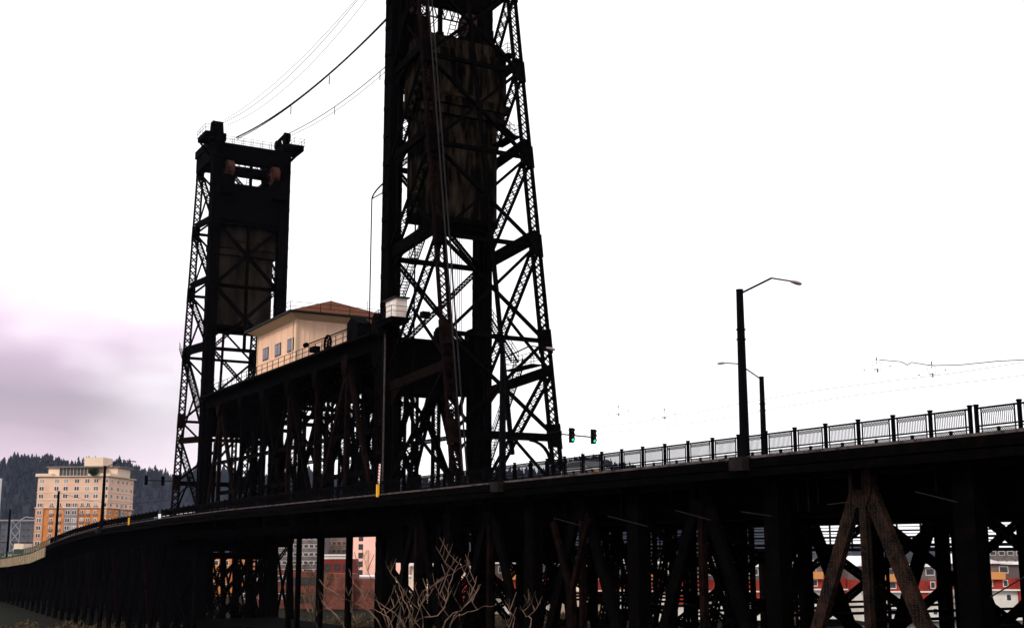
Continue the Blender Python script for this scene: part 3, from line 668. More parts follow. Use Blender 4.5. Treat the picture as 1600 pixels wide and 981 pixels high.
# ---- west trestle
TR = root('approach_trestle', 240, 57, -12, 'black steel trestle bents under the descending deck at the far left', 'bridge truss')
for b in (48.5, 66.0): 
    part(strip(MB(), b-.2, b+.2, -3.2, -.5, [186, 200, 223, 235, 245, 255, 264, 276, 289, 305, 320, 335, 345]), 'girder', steel, TR)
for a in range(188, 345, 7):
    zt = zd(a)-3.0
    for b in (48.3, 54, 60, 66.2):
        part(MB().laced(W(a, b, zt), W(a, b-(.8 if b < 57 else -.8), -13), .8, .6, .17), 'bent_post', steel, TR)
    part(MB().bar(W(a, 48.3, zt-.5), W(a, 66.2, zt-.5), .6, .5, Uv).laced(W(a, 48.3, zt-.6), W(a, 57, -11), .45, .4, .12, ref=Uv).laced(W(a, 66, zt-.6), W(a, 57, -11), .45, .4, .12, ref=Uv), 'bent_cap', steel, TR)
    if a+7 < 345:
        for b in (47.5, 66.5):
            part(MB().bar(W(a, b, zt-.6), W(a+7, b, -11), .3, .3).bar(W(a+7, b, zt-.6), W(a, b, -11), .3, .3), 'bracing', rusty if a % 3 == 0 else steel, TR)
tag(MB().bbox(268, 400, 69, 70.2, -15, -1.2).build('dark_backing_wall', darkconc), 'long dark wall added behind the far trestle bents to keep the gaps dark', 'wall')  # added backing, keeps the gaps between the bents dark
tanconc = mat('tan_concrete', (.30, .23, .15), (.20, .15, .10), 1, .9, .1)
rbm = MB(); k_ = 272.0
while k_ < 350: rbm.bbox(k_, k_+.25, BN-.62, BN-.5, zd(k_)-2.2, zd(k_)-.3); k_ += 3.0
tag(strip(MB(), BN-.5, BN-.36, -2.2, -.3, [272, 280, 289, 305, 320, 335, 350]).build('concrete_parapet', tanconc), 'pale tan ribbed concrete beam along the ramp edge at the far left', 'parapet')
rbm.build('rib', tanconc, bpy.data.objects['concrete_parapet'])
tag(MB().bbox(348, 350, 44, 69, -16, -2.2).build('dark_end_wall', darkconc), 'black wall added to darken the space under the ramp end, far left', 'dark_end_wall')  # added cross wall, blacks out the view below the ramp end
# piers in the river
for a, b_, lab in ((118, 57, 'concrete pier under the columns of the near lift tower'), (100, 57, 'concrete pier under the back legs of the near lift tower'), (184, 57, 'concrete pier under the columns of the far lift tower'), (202, 57, 'concrete pier under the back legs of the far lift tower')):
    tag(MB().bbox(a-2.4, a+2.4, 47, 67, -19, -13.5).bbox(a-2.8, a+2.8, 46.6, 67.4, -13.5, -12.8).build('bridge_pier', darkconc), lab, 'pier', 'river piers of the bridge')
# ================================================================ railings
SP = 2.3; AR0 = 39.6
def rail_post():
    mb = MB().box(-.07, .07, -.07, .07, -.25, 1.22).box(-.09, .09, -.09, .09, 1.22, 1.30).box(-.10, .10, -.10, .10, -.1, .02)
    for x in (-.18, .18): mb.prism([(x-.04, -.12, -.35), (x-.04, -.50, -.35), (x-.04, -.12, -.02)], (.08, 0, 0))
    return mb
def rail_panel(L_=SP, fine=True):
    mb = MB(); x0, x1 = .0, L_
    mb.box(x0, x1, -.04, .04, 1.08, 1.16).box(x0, x1, -.03, .03, .30, .37).box(x0, x1, -.03, .03, .19, .23).box(x0, x1, -.04, .04, .02, .06)
    mb.box(.24, .27, -.03, .03, .06, 1.08).box(L_-.27, L_-.24, -.03, .03, .06, 1.08)
    n = 17; st = (L_-.6)/n
    for k in range(n+1):
        x = .30+k*st
        mb.box(x-.011, x+.011, -.011, .011, .37, .86)
        if k < n:       # pointed loops at the picket heads, zigzag in the foot band
            mb.bar((x, 0, .86), (x+st/2, 0, 1.0), .022, .02, Vector((0, 1, 0))).bar((x+st, 0, .86), (x+st/2, 0, 1.0), .022, .02, Vector((0, 1, 0)))
            mb.bar((x, 0, 1.07), (x+st/2, 0, .95), .02, .02, Vector((0, 1, 0))).bar((x+st, 0, 1.07), (x+st/2, 0, .95), .02, .02, Vector((0, 1, 0)))
            mb.bar((x, 0, .07), (x+st, 0, .19), .02, .02, Vector((0, 1, 0))).bar((x+st, 0, .07), (x, 0, .19), .02, .02, Vector((0, 1, 0)))
    mb.box(L_/2-.06, L_/2+.06, -.05, .05, -.02, .25)
    return mb
pm = rail_post(); pn = rail_panel()
me_post = pm.build('post', steelb, None, LOCAL); me_panel = pn.build('railing_panel', steelb, None, LOCAL)
def railing(n0, n1, b, label, shift=0, side=1):
    a0 = AR0+n0*SP+shift; Rr = empty('railing', W(a0, b, zd(a0)), 0, label, 'railing', 'iron railings along the road deck')
    for k in range(n0, n1+1):
        a = AR0+k*SP+shift; p = W(a, b, zd(a))
        o = bpy.data.objects.new('post', me_post.data); COL.objects.link(o); o.parent = Rr; o.location = p-Rr.location
        o.rotation_euler = (0, 0, UANG if side > 0 else UANG+math.pi)
        if k < n1:
            q = W(a+SP, b, zd(a+SP)); o = bpy.data.objects.new('railing_panel', me_panel.data); COL.objects.link(o); o.parent = Rr; o.location = p-Rr.location
            o.rotation_euler = (0, -math.asin((q-p).z/SP), UANG)
railing(-8, 0, BN, 'near-side iron railing at the right edge, before the double post', shift=-.35)
railing(0, 26, BN, 'near-side iron railing from the double post to the near lift tower')
railing(27, 62, BN, 'near-side iron railing along the lift span between the two towers', shift=0)
railing(63, 100, BN, 'near-side iron railing on the descending deck beyond the far tower')
railing(-2, 26, BF, 'far-side iron railing behind the road, right of the near tower', side=-1)
railing(27, 62, BF, 'far-side iron railing behind the lift span trusses', side=-1)
bpy.data.objects.remove(me_post); bpy.data.objects.remove(me_panel)
for n_, (n0, n1) in enumerate([(100, 134)]):
    a0 = AR0+n0*SP; G = empty('fence', W(a0, BN, zd(a0)), 0, 'pale green metal fence along the ramp at the far left', 'fence')
    f1 = MB()
    for k in range(n0, n1):
        a = AR0+k*SP; a2 = a+SP
        for h in (.12, 1.1): f1.bar(W(a, BN, zd(a)+h), W(a2, BN, zd(a2)+h), .07)
        for j in range(5): aa = a+j*.46; f1.bar(W(aa, BN, zd(aa)+.1), W(aa, BN, zd(aa)+1.1), .035)
    part(f1, 'railing_panel', teal, G)
    for k in range(n0, n1+1): a = AR0+k*SP; part(MB().bar(W(a, BN, zd(a)), W(a, BN, zd(a)+1.3), .16), 'post', teal, G)
# ================================================================ street lamps
def make_lamp(h, label, group='street lamps on the bridge deck'):
    o = empty('street_lamp', (0, 0, 0), 0, label, 'street lamp', group)
    pl = MB().tube([(0, 0, 0), (0, 0, h)], .28, 12, .195).tube([(0, 0, h), (0, 0, h+.08)], .21, 12)
    for f in (.70, .76): pl.tube([(0, 0, h*f), (0, 0, h*f+.06)], .27, 12)
    pl.build('pole', pole_m, o, LOCAL)
    MB().box(-.75, .55, -.6, .5, -.75, -.02).build('plinth', conc_dk, o, LOCAL)
    MB().tube([(.1, 0, h-.12), (2.35, 0, h+.98)], .055, 8).tube([(2.35, 0, h+.98), (3.8, 0, h+.95)], .045, 8).build('arm', pole_m, o, LOCAL)
    hd = MB(); 
    for i, (x, r) in enumerate([(3.75, .05), (3.85, .11), (4.2, .15), (4.45, .13), (4.56, .05)]):
        for k in range(10): t = 2*math.pi*k/10; hd.v.append(Vector((x, r*1.1*math.cos(t), h+.95-(x-3.75)*.12+r*.75*math.sin(t))))
    for i in range(4):
        for k in range(10): a = i*10+k; b = i*10+(k+1) % 10; hd.f.append((a, b, b+10, a+10))
    hd.f += [tuple(range(10)), tuple(range(40, 50))]
    hd.build('lamp_head', lamp_h, o, LOCAL)
    return o
conc_dk = mat('plinth_concrete', (.008, .006, .006), (.014, .011, .010), 1.5, .9, .05)
LH = 9.25
l1 = make_lamp(LH, 'nearest and tallest street lamp, thick black pole with arm to the right')
a_, _ = on_b(1166, 700, BN); l1.location = W(a_, BN-.1, 5.2); l1.rotation_euler = (0, 0, VANG)
l2 = copy_tree(l1); l2['label'] = 'street lamp just behind the tallest one, its arm pointing left'
t, r = ray(1192, 650); ab = (CU-SU*t)/(CU*t+SU); l2.location = W(82.3, 82.3/ab, 5.2); l2.rotation_euler = (0, 0, VANG+math.pi)
l3 = copy_tree(l1); l3['label'] = 'street lamp in front of the near lift tower, arm passing its right leg'
a_, _ = on_b(787, 700, BN); l3.location = W(a_, BN-.1, 5.2); l3.rotation_euler = (0, 0, VANG)
l4 = copy_tree(l1); l4['label'] = 'street lamp in front of the pink and orange apartment block'; l4.scale = (1.12, 1.5, 1.10)
a_, _ = on_b(161, 800, BN); l4.location = W(a_, BN-.1, zd(a_)); l4.rotation_euler = (0, 0, VANG)
def cat_pole(px, ytop, label, spanw=False):
    a, z = on_b(px, ytop, BN); zb = zd(a); o = empty('wire_pole', W(a, BN, zb), VANG, label, 'pole', 'poles for the overhead wire')
    MB().tube([(0, 0, 0), (0, 0, z-zb)], .30, 10, .22).build('pole', pole_m, o, LOCAL)
    MB().tube([(-.6, 0, z-zb), (.6, 0, z-zb)], .03, 6).build('cap', pole_m, o, LOCAL)
    if spanw: MB().tube([(0, 0, z-zb-.3), (6, 0, z-zb-1.8), (13, 0, z-zb-2.3), (22.5, 0, z-zb-1.2)], .03, 5).build('span_wire', cable_m, o, LOCAL)
cat_pole(92, 767, 'black wire pole standing before the apartment block, slack wire to the right', True)
cat_pole(16, 796, 'black wire pole at the far left before the grey office')
# ================================================================ traffic signals
def signal(a, b, z, face, lit, label, arm):
    o = empty('traffic_light', W(a, b, z), TH if face < 0 else TH+math.pi, label, 'traffic light', 'traffic lights on tower arms')
    # local -Y looks back along the bridge toward the camera side
    MB().box(-.2, .2, -.14, .14, -.66, .66).box(-.24, .24, .14, .17, -.70, .70).build('housing', steelb, o, LOCAL)
    for i, zz in enumerate((.42, 0, -.42)):
        MB().tube([(0, -.15, zz), (0, -.165, zz)], .135, 12).build('lens', green_on if (lit and i == 2) else lens_off, o, LOCAL)
        v = MB()
        for k in range(7):
            t0, t1 = math.pi*k/7, math.pi*(k+1)/7
            v.hexa([(.15*math.cos(t0), -.14, zz+.15*math.sin(t0)), (.15*math.cos(t1), -.14, zz+.15*math.sin(t1)), (.17*math.cos(t1), -.14, zz+.17*math.sin(t1)), (.17*math.cos(t0), -.14, zz+.17*math.sin(t0)),
                    (.15*math.cos(t0), -.34, zz+.15*math.sin(t0)), (.15*math.cos(t1), -.34, zz+.15*math.sin(t1)), (.17*math.cos(t1), -.34, zz+.17*math.sin(t1)), (.17*math.cos(t0), -.34, zz+.17*math.sin(t0))])
        v.build('visor', steelb, o, LOCAL)
    return o
aS = ba1(10.9)
def b_at(px, py, a):
    t, r = ray(px, py); Y = a/(CU-SU*t); return (CU*t+SU)*Y, r*Y
b_, z_ = b_at(891, 680, aS); signal(aS-.3, b_, z_, -1, True, 'green traffic light beside the near tower, the left of that pair', None)
b2_, z2_ = b_at(925, 682, aS); signal(aS-.3, b2_, z2_, -1, True, 'green traffic light on the arm tip, the right of the pair by the near tower', None)
part(MB().bar(W(aS, B2+.3, z_+.1), W(aS, b2_, z2_-.05), .10).bar(W(aS, B2+.6, z_-.1), W(aS, B2+.6, z_+.35), .3), 'signal_arm', steelb, T1)
aS2 = ba2(10.9)
b_, z_ = b_at(255, 751, aS2); signal(aS2+.3, b_, z_, 1, False, 'dark traffic light seen from behind, next to the far tower leg', None)
b2_, z2_ = b_at(229, 750, aS2); signal(aS2+.3, b2_, z2_, 1, False, 'dark traffic light seen from behind, outermost left of the far tower', None)
part(MB().bar(W(aS2, B1-.3, z_), W(aS2, b2_, z2_), .12), 'signal_arm', steelb, T2)
# ================================================================ barrier markers
def marker(px, py, tall, label):
    a, z = on_b(px, py, BN-.35); zb = zd(a); o = empty('barrier_gate' if tall else 'marker_post', W(a, BN-.4, zb), UANG, label, 'barrier gate' if tall else 'post')
    MB().box(-.13, .13, -.10, .10, -.25, .85).build('post', yellow, o, LOCAL)
    if tall:
        st = MB(); rd = MB(); N_ = 7; lean = -.10
        x = lambda z: -.16+lean*(z-.8)
        MB().prism([(x(.85)-.15, -.02, .85), (x(.85)+.15, -.02, .85), (x(2.6)+.15, -.02, 2.6), (x(2.6)-.15, -.02, 2.6)], (0, .04, 0)).build('arm', whiter, o, LOCAL)
        for k in range(6):
            z0 = .98+k*.27
            for yy in (.022, -.028): rd.prism([(x(z0)+.15, yy, z0+.12), (x(z0)+.15, yy, z0+.25), (x(z0)-.15, yy, z0+.12), (x(z0)-.15, yy, z0-.01)], (0, .006, 0))
        rd.build('red_stripes', redp, o, LOCAL)
        MB().tube([(-.16, .03, .92), (-.16, .12, .92)], .09, 10).build('pivot', steelb, o, LOCAL)
marker(591, 768, True, 'raised red and white striped barrier arm on an amber post')
marker(202, 811, False, 'plain amber post at the railing right of the apartment block')
# ================================================================ vehicles on the deck
def make_car(paint, name, label, cat, van=False, group=None):
    o = empty(name, (0, 0, 0), 0, label, cat, group)
    if van: pr = [(-2.5, .35), (2.5, .35), (2.5, 1.0), (1.9, 1.15), (1.4, 2.05), (-2.45, 2.1), (-2.5, .9)]
    else: pr = [(-2.2, .3), (2.2, .3), (2.2, .75), (1.2, .92), (.45, 1.42), (-1.2, 1.45), (-2.0, .95), (-2.2, .8)]
    MB().prism([(x, -.85, z) for x, z in pr], (0, 1.7, 0)).build('body', paint, o, LOCAL)
    for y in (-.86, .85): 
        q = [(1.15, .98), (.42, 1.38), (-1.15, 1.38), (-1.6, 1.0)] if not van else [(1.75, 1.2), (1.3, 1.9), (.2, 1.9), (.2, 1.2)]
        MB().prism([(x, y, z) for x, z in q], (0, .01, 0)).build('window', glassd, o, LOCAL)
    wz = [(1.22, .94), (.47, 1.40)] if not van else [(1.91, 1.18), (1.42, 2.0)]
    MB().hexa([(wz[0][0], -.75, wz[0][1]), (wz[0][0], .75, wz[0][1]), (wz[0][0]+.02, .75, wz[0][1]+.02), (wz[0][0]+.02, -.75, wz[0][1]+.02), (wz[1][0], -.7, wz[1][1]), (wz[1][0], .7, wz[1][1]), (wz[1][0]+.02, .7, wz[1][1]+.02), (wz[1][0]+.02, -.7, wz[1][1]+.02)]).build('windscreen', glassd, o, LOCAL)
    for x in (-1.35, 1.35):
        for y in (-.8, .8): MB().disc((x, y, .32), (0, 1, 0), .32, .2, 14).build('wheel', tyre_m, o, LOCAL)
    for y in (-.6, .6): MB().box(2.2, 2.23, y-.16, y+.16, .55, .7).build('headlight', amber_on if not van else whiter, o, LOCAL)
    for y in (-.6, .6): MB().box(-2.23 if not van else -2.53, -2.2 if not van else -2.5, y-.16, y+.16, .6, .75).build('tail_light', redp, o, LOCAL)
    return o
c1 = make_car(carg, 'car', 'silver car with glowing amber lamps behind the railing, right of the near tower', 'car')
a_, z_ = on_b(895, 735, BN+3); c1.location = W(a_, BN+4.2, 5.1); c1.rotation_euler = (0, 0, UANG+math.pi)
v1 = make_car(carw, 'car', 'white car roof above the railing just left of the far tower foot', 'car')
a_, _ = on_b(290, 795, BN+4); v1.location = W(a_, BN+4, zd(a_)-.1); v1.rotation_euler = (0, 0, UANG); v1.scale = (1, 1, 1)
v2 = copy_tree(v1); v2['label'] = 'white car roof above the railing below the dark traffic lights'
a_, _ = on_b(252, 800, BN+4); v2.location = W(a_, BN+4, zd(a_)-.1)
v3 = copy_tree(v1); v3['label'] = 'white car behind the green fence at the far left edge'; a_, _ = on_b(12, 856, BN+4); v3.location = W(a_, BN+4, zd(a_)-.1)
# ================================================================ cables between the towers and wires over the road
def cable(name, pts, r, label, cat, group, hangers=None, m=cable_m):
    # smooth curve through points (Catmull-Rom)
    P = [pts[0]]+pts+[pts[-1]]; out_ = []
    for i in range(1, len(P)-2):
        for k in range(10):
            t = k/10; p0, p1, p2, p3 = P[i-1], P[i], P[i+1], P[i+2]
            out_.append(.5*((2*p1)+(-p0+p2)*t+(2*p0-5*p1+4*p2-p3)*t*t+(-p0+3*p1-3*p2+p3)*t**3))
    out_.append(pts[-1]); mb = MB().tube(out_, r, 6)
    o = mb.build(name, m); tag(o, label, cat, group); return o, out_
def sagline(b, z0, z1, sag, a0=118.5, a1=183.5, b1=None, n=7):
    b1 = b1 if b1 is not None else b
    return [W(a0+(a1-a0)*k/n, b+(b1-b)*k/n, z0+(z1-z0)*k/n-4*sag*(k/n)*(1-k/n)) for k in range(n+1)]
GC = 'cables slung between the tower tops'
def slung(lines, label):
    base = lines[0][0][0]; o = empty('cable', base, 0, label, 'cable', GC)
    for pts, r in lines: 
        P = [pts[0]]+pts+[pts[-1]]; q = []
        for i in range(1, len(P)-2):
            for k in range(8):
                t = k/8; p0, p1, p2, p3 = P[i-1], P[i], P[i+1], P[i+2]
                q.append(.5*((2*p1)+(-p0+p2)*t+(2*p0-5*p1+4*p2-p3)*t*t+(-p0+3*p1-3*p2+p3)*t**3))
        q.append(pts[-1]); part(MB().tube(q, r, 6), 'strand', cable_m, o)
    return o
k1 = slung([(sagline(56.6, 63.6, 63.8, 2.3, a1=188, b1=55.4), .11), (sagline(56.6, 63.9, 63.9, 2.45, a1=188, b1=55.4), .05), (sagline(56.75, 63.7, 63.6, 2.2, a1=188, b1=55.6), .06)], 'thickest black cable bundle between the tower tops, with drop clips')
k2 = slung([(sagline(62.4, 64.6, 64.3, 2.2), .055), (sagline(62.7, 64.9, 64.0, 2.6), .035)], 'lowest pair of cables, ending at the far tower right platform')
slung([(sagline(52.0, 64.6, 64.6, 2.1), .030)], 'thin cable, uppermost of the three thin ones at the left')
slung([(sagline(52.0, 64.9, 64.3, 2.9), .035)], 'thin cable, middle of the three thin ones at the left')
slung([(sagline(52.6, 64.6, 64.0, 3.2), .030)], 'thin cable, lowest of the three thin ones at the left')
for f in (.5, .73):
    a = 118.5+65*f; z = 64-4*2.3*f*(1-f); part(MB().bar(W(a, 56.6, z), W(a, 56.6, z-1.2), .10), 'drop_clip', cable_m, k1)
for f in (.45, .70):
    a = 118.5+65*f; z = 64.4-4*2.2*f*(1-f); part(MB().bar(W(a, 62.4, z), W(a, 62.4, z-1.2), .08), 'drop_clip', cable_m, k2)
for i, (b, lab) in enumerate(((56.0, 'thin contact wire over the near track, crossing the white sky at the right'), (60.0, 'thin contact wire over the far track, crossing the white sky at the right'))):
    tag(MB().tube([W(a, b, 10.05+.15*math.cos(a*.2)) for a in range(-10, 110, 6)], .010, 5).build('contact_wire', cable_m), lab, 'wire', 'contact wires over the tracks')
def hanger_set(px, py, b, sc, label, arm=None):
    a, z = on_b(px, py, b); o = empty('wire_hanger', W(a, b, z), VANG, label, 'wire hanger', 'insulated hangers of the overhead wire')
    MB().ring((0, 0, 0), (0, 1, 0), .34*sc, .012, .012, 20).build('loop', cable_m, o, LOCAL)
    MB().tube([(0, 0, .5*sc), (0, 0, .30*sc)], .03, 6).tube([(0, 0, .22*sc), (0, 0, .1*sc)], .02, 6).tube([(-.2*sc, 0, -.25*sc), (.12*sc, 0, -.22*sc)], .02, 6).tube([(.05*sc, 0, -.18*sc), (.05*sc, 0, -.42*sc)], .035, 6).build('insulator', cable_m, o, LOCAL)
    for x, dz in ((-1.05, -.38), (1.1, .05)): MB().tube([(x*sc-.04, 0, dz*sc), (x*sc+.04, 0, dz*sc+.03)], .03, 6).build('clip', cable_m, o, LOCAL)
    return o
h1 = hanger_set(1370, 571, 56.5, 1, 'wire hanger loop at the left end of the overhead feeder'); h2 = hanger_set(1456, 578, 56.5, 1, 'wire hanger loop in the middle of the overhead feeder')
hanger_set(966, 642, 56.5, .9, 'small wire hanger over the road, left of the pair in the open sky'); hanger_set(1038, 647, 56.5, .9, 'small wire hanger over the road, right of the pair in the open sky')
fe = []
for px, py in ((1374, 562), (1408, 565), (1418, 570), (1424, 566), (1456, 571), (1500, 570), (1560, 564), (1600, 562), (1680, 556)):
    a, z = on_b(px, py, 56.5); fe.append(W(a, 56.5, z))
tag(MB().tube(fe, .025, 6).build('feeder_wire', cable_m), 'black overhead feeder wire entering at the right edge', 'wire')
# ================================================================ slatted walkway beyond the approach
p0 = at(780, 840, 172); p1 = at(1720, 840, 112); d = (p1-p0); d.z = 0; Lw = d.length; d.normalize(); nrm = Vector((-d.y, d.x, 0))
WK = empty('slatted_footbridge', Vector((p0.x, p0.y, EYE-14)), 0, 'slatted steel footbridge seen under the road deck at the right', 'footbridge')
def seg(z0, z1, th, o=0, a=0, b=None):
    b = Lw if b is None else b; A_, B_ = p0+d*a+nrm*o, p0+d*b+nrm*o; mb = MB()
    A_ = Vector((A_.x, A_.y, EYE+(z0+z1)/2)); B_ = Vector((B_.x, B_.y, EYE+(z0+z1)/2)); return MB().bar(A_, B_, z1-z0, th, nrm)
for i, (zz, hh) in enumerate(((.9, .30), (1.35, .09), (1.7, .16), (2.02, .07), (2.3, .16), (2.65, .07), (2.95, .14), (3.3, .10), (3.6, .16))): part(seg(zz-hh/2, zz+hh/2, .12), 'slat_rail', steelb, WK)
part(seg(.3, .62, 3.0, 1.6), 'walk_slab', steelb, WK)
part(seg(1.6, 1.72, .1, 3.1), 'far_rail', steelb, WK)
k = 0.0
while k < Lw:
    p = p0+d*k; part(MB().bar(Vector((p.x, p.y, EYE+.5)), Vector((p.x, p.y, EYE+3.7)), .14), 'post', steelb, WK); k += 2.6
k = 3.0
while k < Lw:
    p = p0+d*k+nrm*1.5; part(MB().bar(Vector((p.x, p.y, EYE-16)), Vector((p.x, p.y, EYE+.5)), .5), 'support', steelb, WK); k += 13
# ================================================================ buildings
def ground_z(p): return EYE-12.5
def building(name, px0, px1, ytop, Y, depth, m, label, cat='building', rz=0, zbase=None, rows=0, cols=0, ww=1.5, wh=1.5, frame=frame_w, pane=glassd, floor=3.1, top_gap=1.2, group=None, roof=None, side=None):
    """box building facing the camera; local X along the front, front at y=0, depth +Y"""
    t0, r0 = ray(px0, ytop); t1, r1 = ray(px1, ytop); x0, x1 = t0*Y, t1*Y; zb = EYE-14 if zbase is None else zbase; zt = r0*Y+EYE; L_ = x1-x0
    o = empty(name, (x0, Y, zb), rz, label, cat, group); H = zt-zb
    MB().box(0, L_, 0, depth, 0, H).build('wall', m, o, LOCAL)
    if roof == 'flat': MB().box(-.3, L_+.3, -.3, depth+.3, H, H+.4).build('roof', roofw, o, LOCAL)
    elif roof: MB().prism([(-.4, -.5, H), (L_+.4, -.5, H), (L_/2, -.5, H+roof)], (0, depth+1, 0)).build('roof', roofw, o, LOCAL)
    if cols:
        for i in range(cols):
            for j in range(rows):
                x = L_*(i+.5)/cols; z = H-top_gap-floor*j-wh/2
                if z-wh/2 < .3: continue
                f = MB().box(x-ww/2, x+ww/2, -.06, -.003, z-wh/2, z+wh/2).build('window', frame, o, LOCAL)
                MB().box(x-ww/2+.12, x+ww/2-.12, -.09, -.062, z-wh/2+.12, z+wh/2-.12).build('pane', pane, f, LOCAL)
    return o, L_, H
# --- apartment block, pink above orange
t_, _ = ray(168, 780); HYY = 530.0; az = math.radians(5.3)
HZ = EYE-11; HT = 42.6
AB = empty('apartment_block', (t_*HYY, HYY, HZ), math.pi-az, 'large apartment block, pink stucco above orange brick, before the forested hill', 'building')
LX, LY = 30.2, 27.0
zsplit = HT-4.0*3.1-.4
def lbox(x0, x1, y0, y1, z0, z1): return MB().box(x0, x1, y0, y1, z0, z1)
lbox(0, LX, -LY, 0, zsplit, HT).build('upper_wall', pinkst, AB, LOCAL)
lbox(0, LX, -LY, 0, 0, zsplit).build('lower_wall', orangeb, AB, LOCAL)
# bays : grey columns and end bays, set proud
bayst = mat('tan_orange_stucco', (.50, .26, .16), (.44, .23, .14), .3)
for x0, x1, m, z1 in ((12.1, 17.9, greyb, zsplit-.2), (26.8, 30.3, bayst, zsplit-.2), (.0, 2.0, orangeb, zsplit-.2)):
    lbox(x0, x1, .01, .45, 0, z1).build('bay', m, AB, LOCAL)
lbox(-.45, -.01, -17.5, -12.5, 0, zsplit-.2).build('bay', greyb, AB, LOCAL)
for z, e in ((zsplit-.15, .55), (zsplit+3.1, .15), (zsplit+6.2, .15), (HT-.1, .9)):
    lbox(-e, LX+e, -LY-e, e, z, z+.28).build('cornice', creamst, AB, LOCAL)
for x0, x1 in ((24.0, 30.9), (-.9, 8.5)): lbox(x0, x1, -6, .95, HT+.2, HT+1.1).build('parapet', creamst, AB, LOCAL)
lbox(7, 26.5, -18, -2.0, HT+.2, HT+3.6).build('penthouse', glassd, AB, LOCAL)
lbox(22.0, 26.7, -17, -1.7, HT+.2, HT+3.7).build('penthouse_wall', creamst, AB, LOCAL)
lbox(3.5, 27.5, -19, -.8, HT+3.6, HT+4.2).build('penthouse_roof', greyw, AB, LOCAL)
for k in range(9): lbox(8.5+k*1.5, 8.62+k*1.5, -2.1, -1.9, HT+.2, HT+3.6).build('mullion', creamst, AB, LOCAL)
lbox(-1.0, 5.5, -20, -6.5, HT+.2, HT+3.9).build('penthouse_wall', creamst, AB, LOCAL); lbox(-2.2, 6.2, -21, -5.6, HT+3.9, HT+4.4).build('penthouse_roof', greyw, AB, LOCAL)
lbox(5.4, 13.4, -16, -6, HT+.2, HT+8.2).build('lift_housing', creamst, AB, LOCAL)
wcols = [1.1, 4.9, 8.0, 11.0, 13.8, 16.4, 20.0, 24.6, 28.6]
nwin = 0
wmesh = {}
def awin(x, y, z, w_, h_, side, proud=0):
    if side: f = MB().box(-.06-proud, -.003-proud, y-w_/2, y+w_/2, z-h_/2, z+h_/2); g_ = [MB().box(-.10-proud, -.062-proud, y-w_/2+.15+q*(w_/2-.05), y-w_/2+w_/2-.1+q*(w_/2-.05), z-h_/2+.15, z+h_/2-.15) for q in (0, 1)]
    else: f = MB().box(x-w_/2, x+w_/2, .003+proud, .06+proud, z-h_/2, z+h_/2); g_ = [MB().box(x-w_/2+.15+q*(w_/2-.05), x-w_/2+w_/2-.1+q*(w_/2-.05), .062+proud, .10+proud, z-h_/2+.15, z+h_/2-.15) for q in (0, 1)]
    fo_ = f.build('window', frame_w, AB, LOCAL); gm = MB()
    for q in g_: n0 = len(gm.v); gm.v += q.v; gm.f += [tuple(i+n0 for i in ff) for ff in q.f]
    gm.build('pane', random.choice([glassd, glassd, glass, gpale]), fo_, LOCAL)
gpale = glass_mat('pale_blind_glass', (.34, .32, .30), .5, .3)
for j in range(10):
    z = HT-1.9-j*3.1-(.5 if j > 2 else 0)
    cols_ = [1.1, 5.2, 9.0, 13.4, 18.1, 22.0, 28.4] if j < 3 else [1.1, 4.9, 8.0, 10.6, 13.6, 16.4, 20.2, 23.6, 28.5]
    for x in cols_:
        bay = j > 2 and (12.1 < x < 17.9 or x > 26.8 or x < 2)
        small = j > 2 and not bay
        awin(x, 0, z, 1.5 if small else 2.1, 1.9 if small else 1.8, False, .45 if bay else 0)
        if small: lbox(x-.9, x+.9, .06, .5, z-1.15, z-.35).build('balcony', greyb, AB, LOCAL)
    for y in (-3.5, -10, -15, -19.5, -24.5):
        if nwin < 100 and j < 7: awin(0, y, z, 2.0, 1.7, True, .45 if (j > 2 and -17.5 < y < -12.5) else 0)
shb = MB()
def leafball(mb, c, r, n, sz, rnd_):
    for k in range(n):
        v = Vector((rnd_.gauss(0, 1), rnd_.gauss(0, 1), rnd_.gauss(0, 1))).normalized()*r*rnd_.uniform(.5, 1.05); v.z *= .8; p = c+v
        a = Vector((rnd_.uniform(-1, 1), rnd_.uniform(-1, 1), rnd_.uniform(-1, 1))).normalized()*sz; b = a.cross(Vector((rnd_.uniform(-1, 1), rnd_.uniform(-1, 1), rnd_.uniform(-1, 1)))).normalized()*sz; i = len(mb.v)
        mb.v += [p-a, p+b, p+a]; mb.f.append((i, i+1, i+2))
# rooftop shrub
rp_ = AB.location + Vector((math.cos(math.pi-az)*15.2-math.sin(math.pi-az)*.0, math.sin(math.pi-az)*15.2, 0))
shp = at(146, 741, 529); leafball(shb, Vector((0, 0, 1.2)), 1.9, 900, .35, random.Random(5))
shb.tube([(0, 0, -.5), (0, 0, 1.4)], .12)
so_ = shb.build('shrub', shrubm, None, LOCAL); so_.location = (shp.x, shp.y, HZ+HT+.6); tag(so_, 'round dark green shrub on the apartment block roof terrace', 'shrub')
# --- other buildings
building('tower_block', -90, -6, 746, 420, 5, whitest, 'white tower block cut off by the left edge', rows=12, cols=6, top_gap=2)
o, L_, H = building('office_block', 3, 58, 812, 640, 30, greybl, 'dark blue grey office block left of the apartment block', rows=9, cols=7, ww=1.6, wh=1.2, frame=greyw, floor=3.0)
MB().box(-.5, L_+.5, -.6, 0, H-1.0, H-.2).box(-.5, L_+.5, -.5, -.02, H-10.5, H-10).build('band', greyw, o, LOCAL)
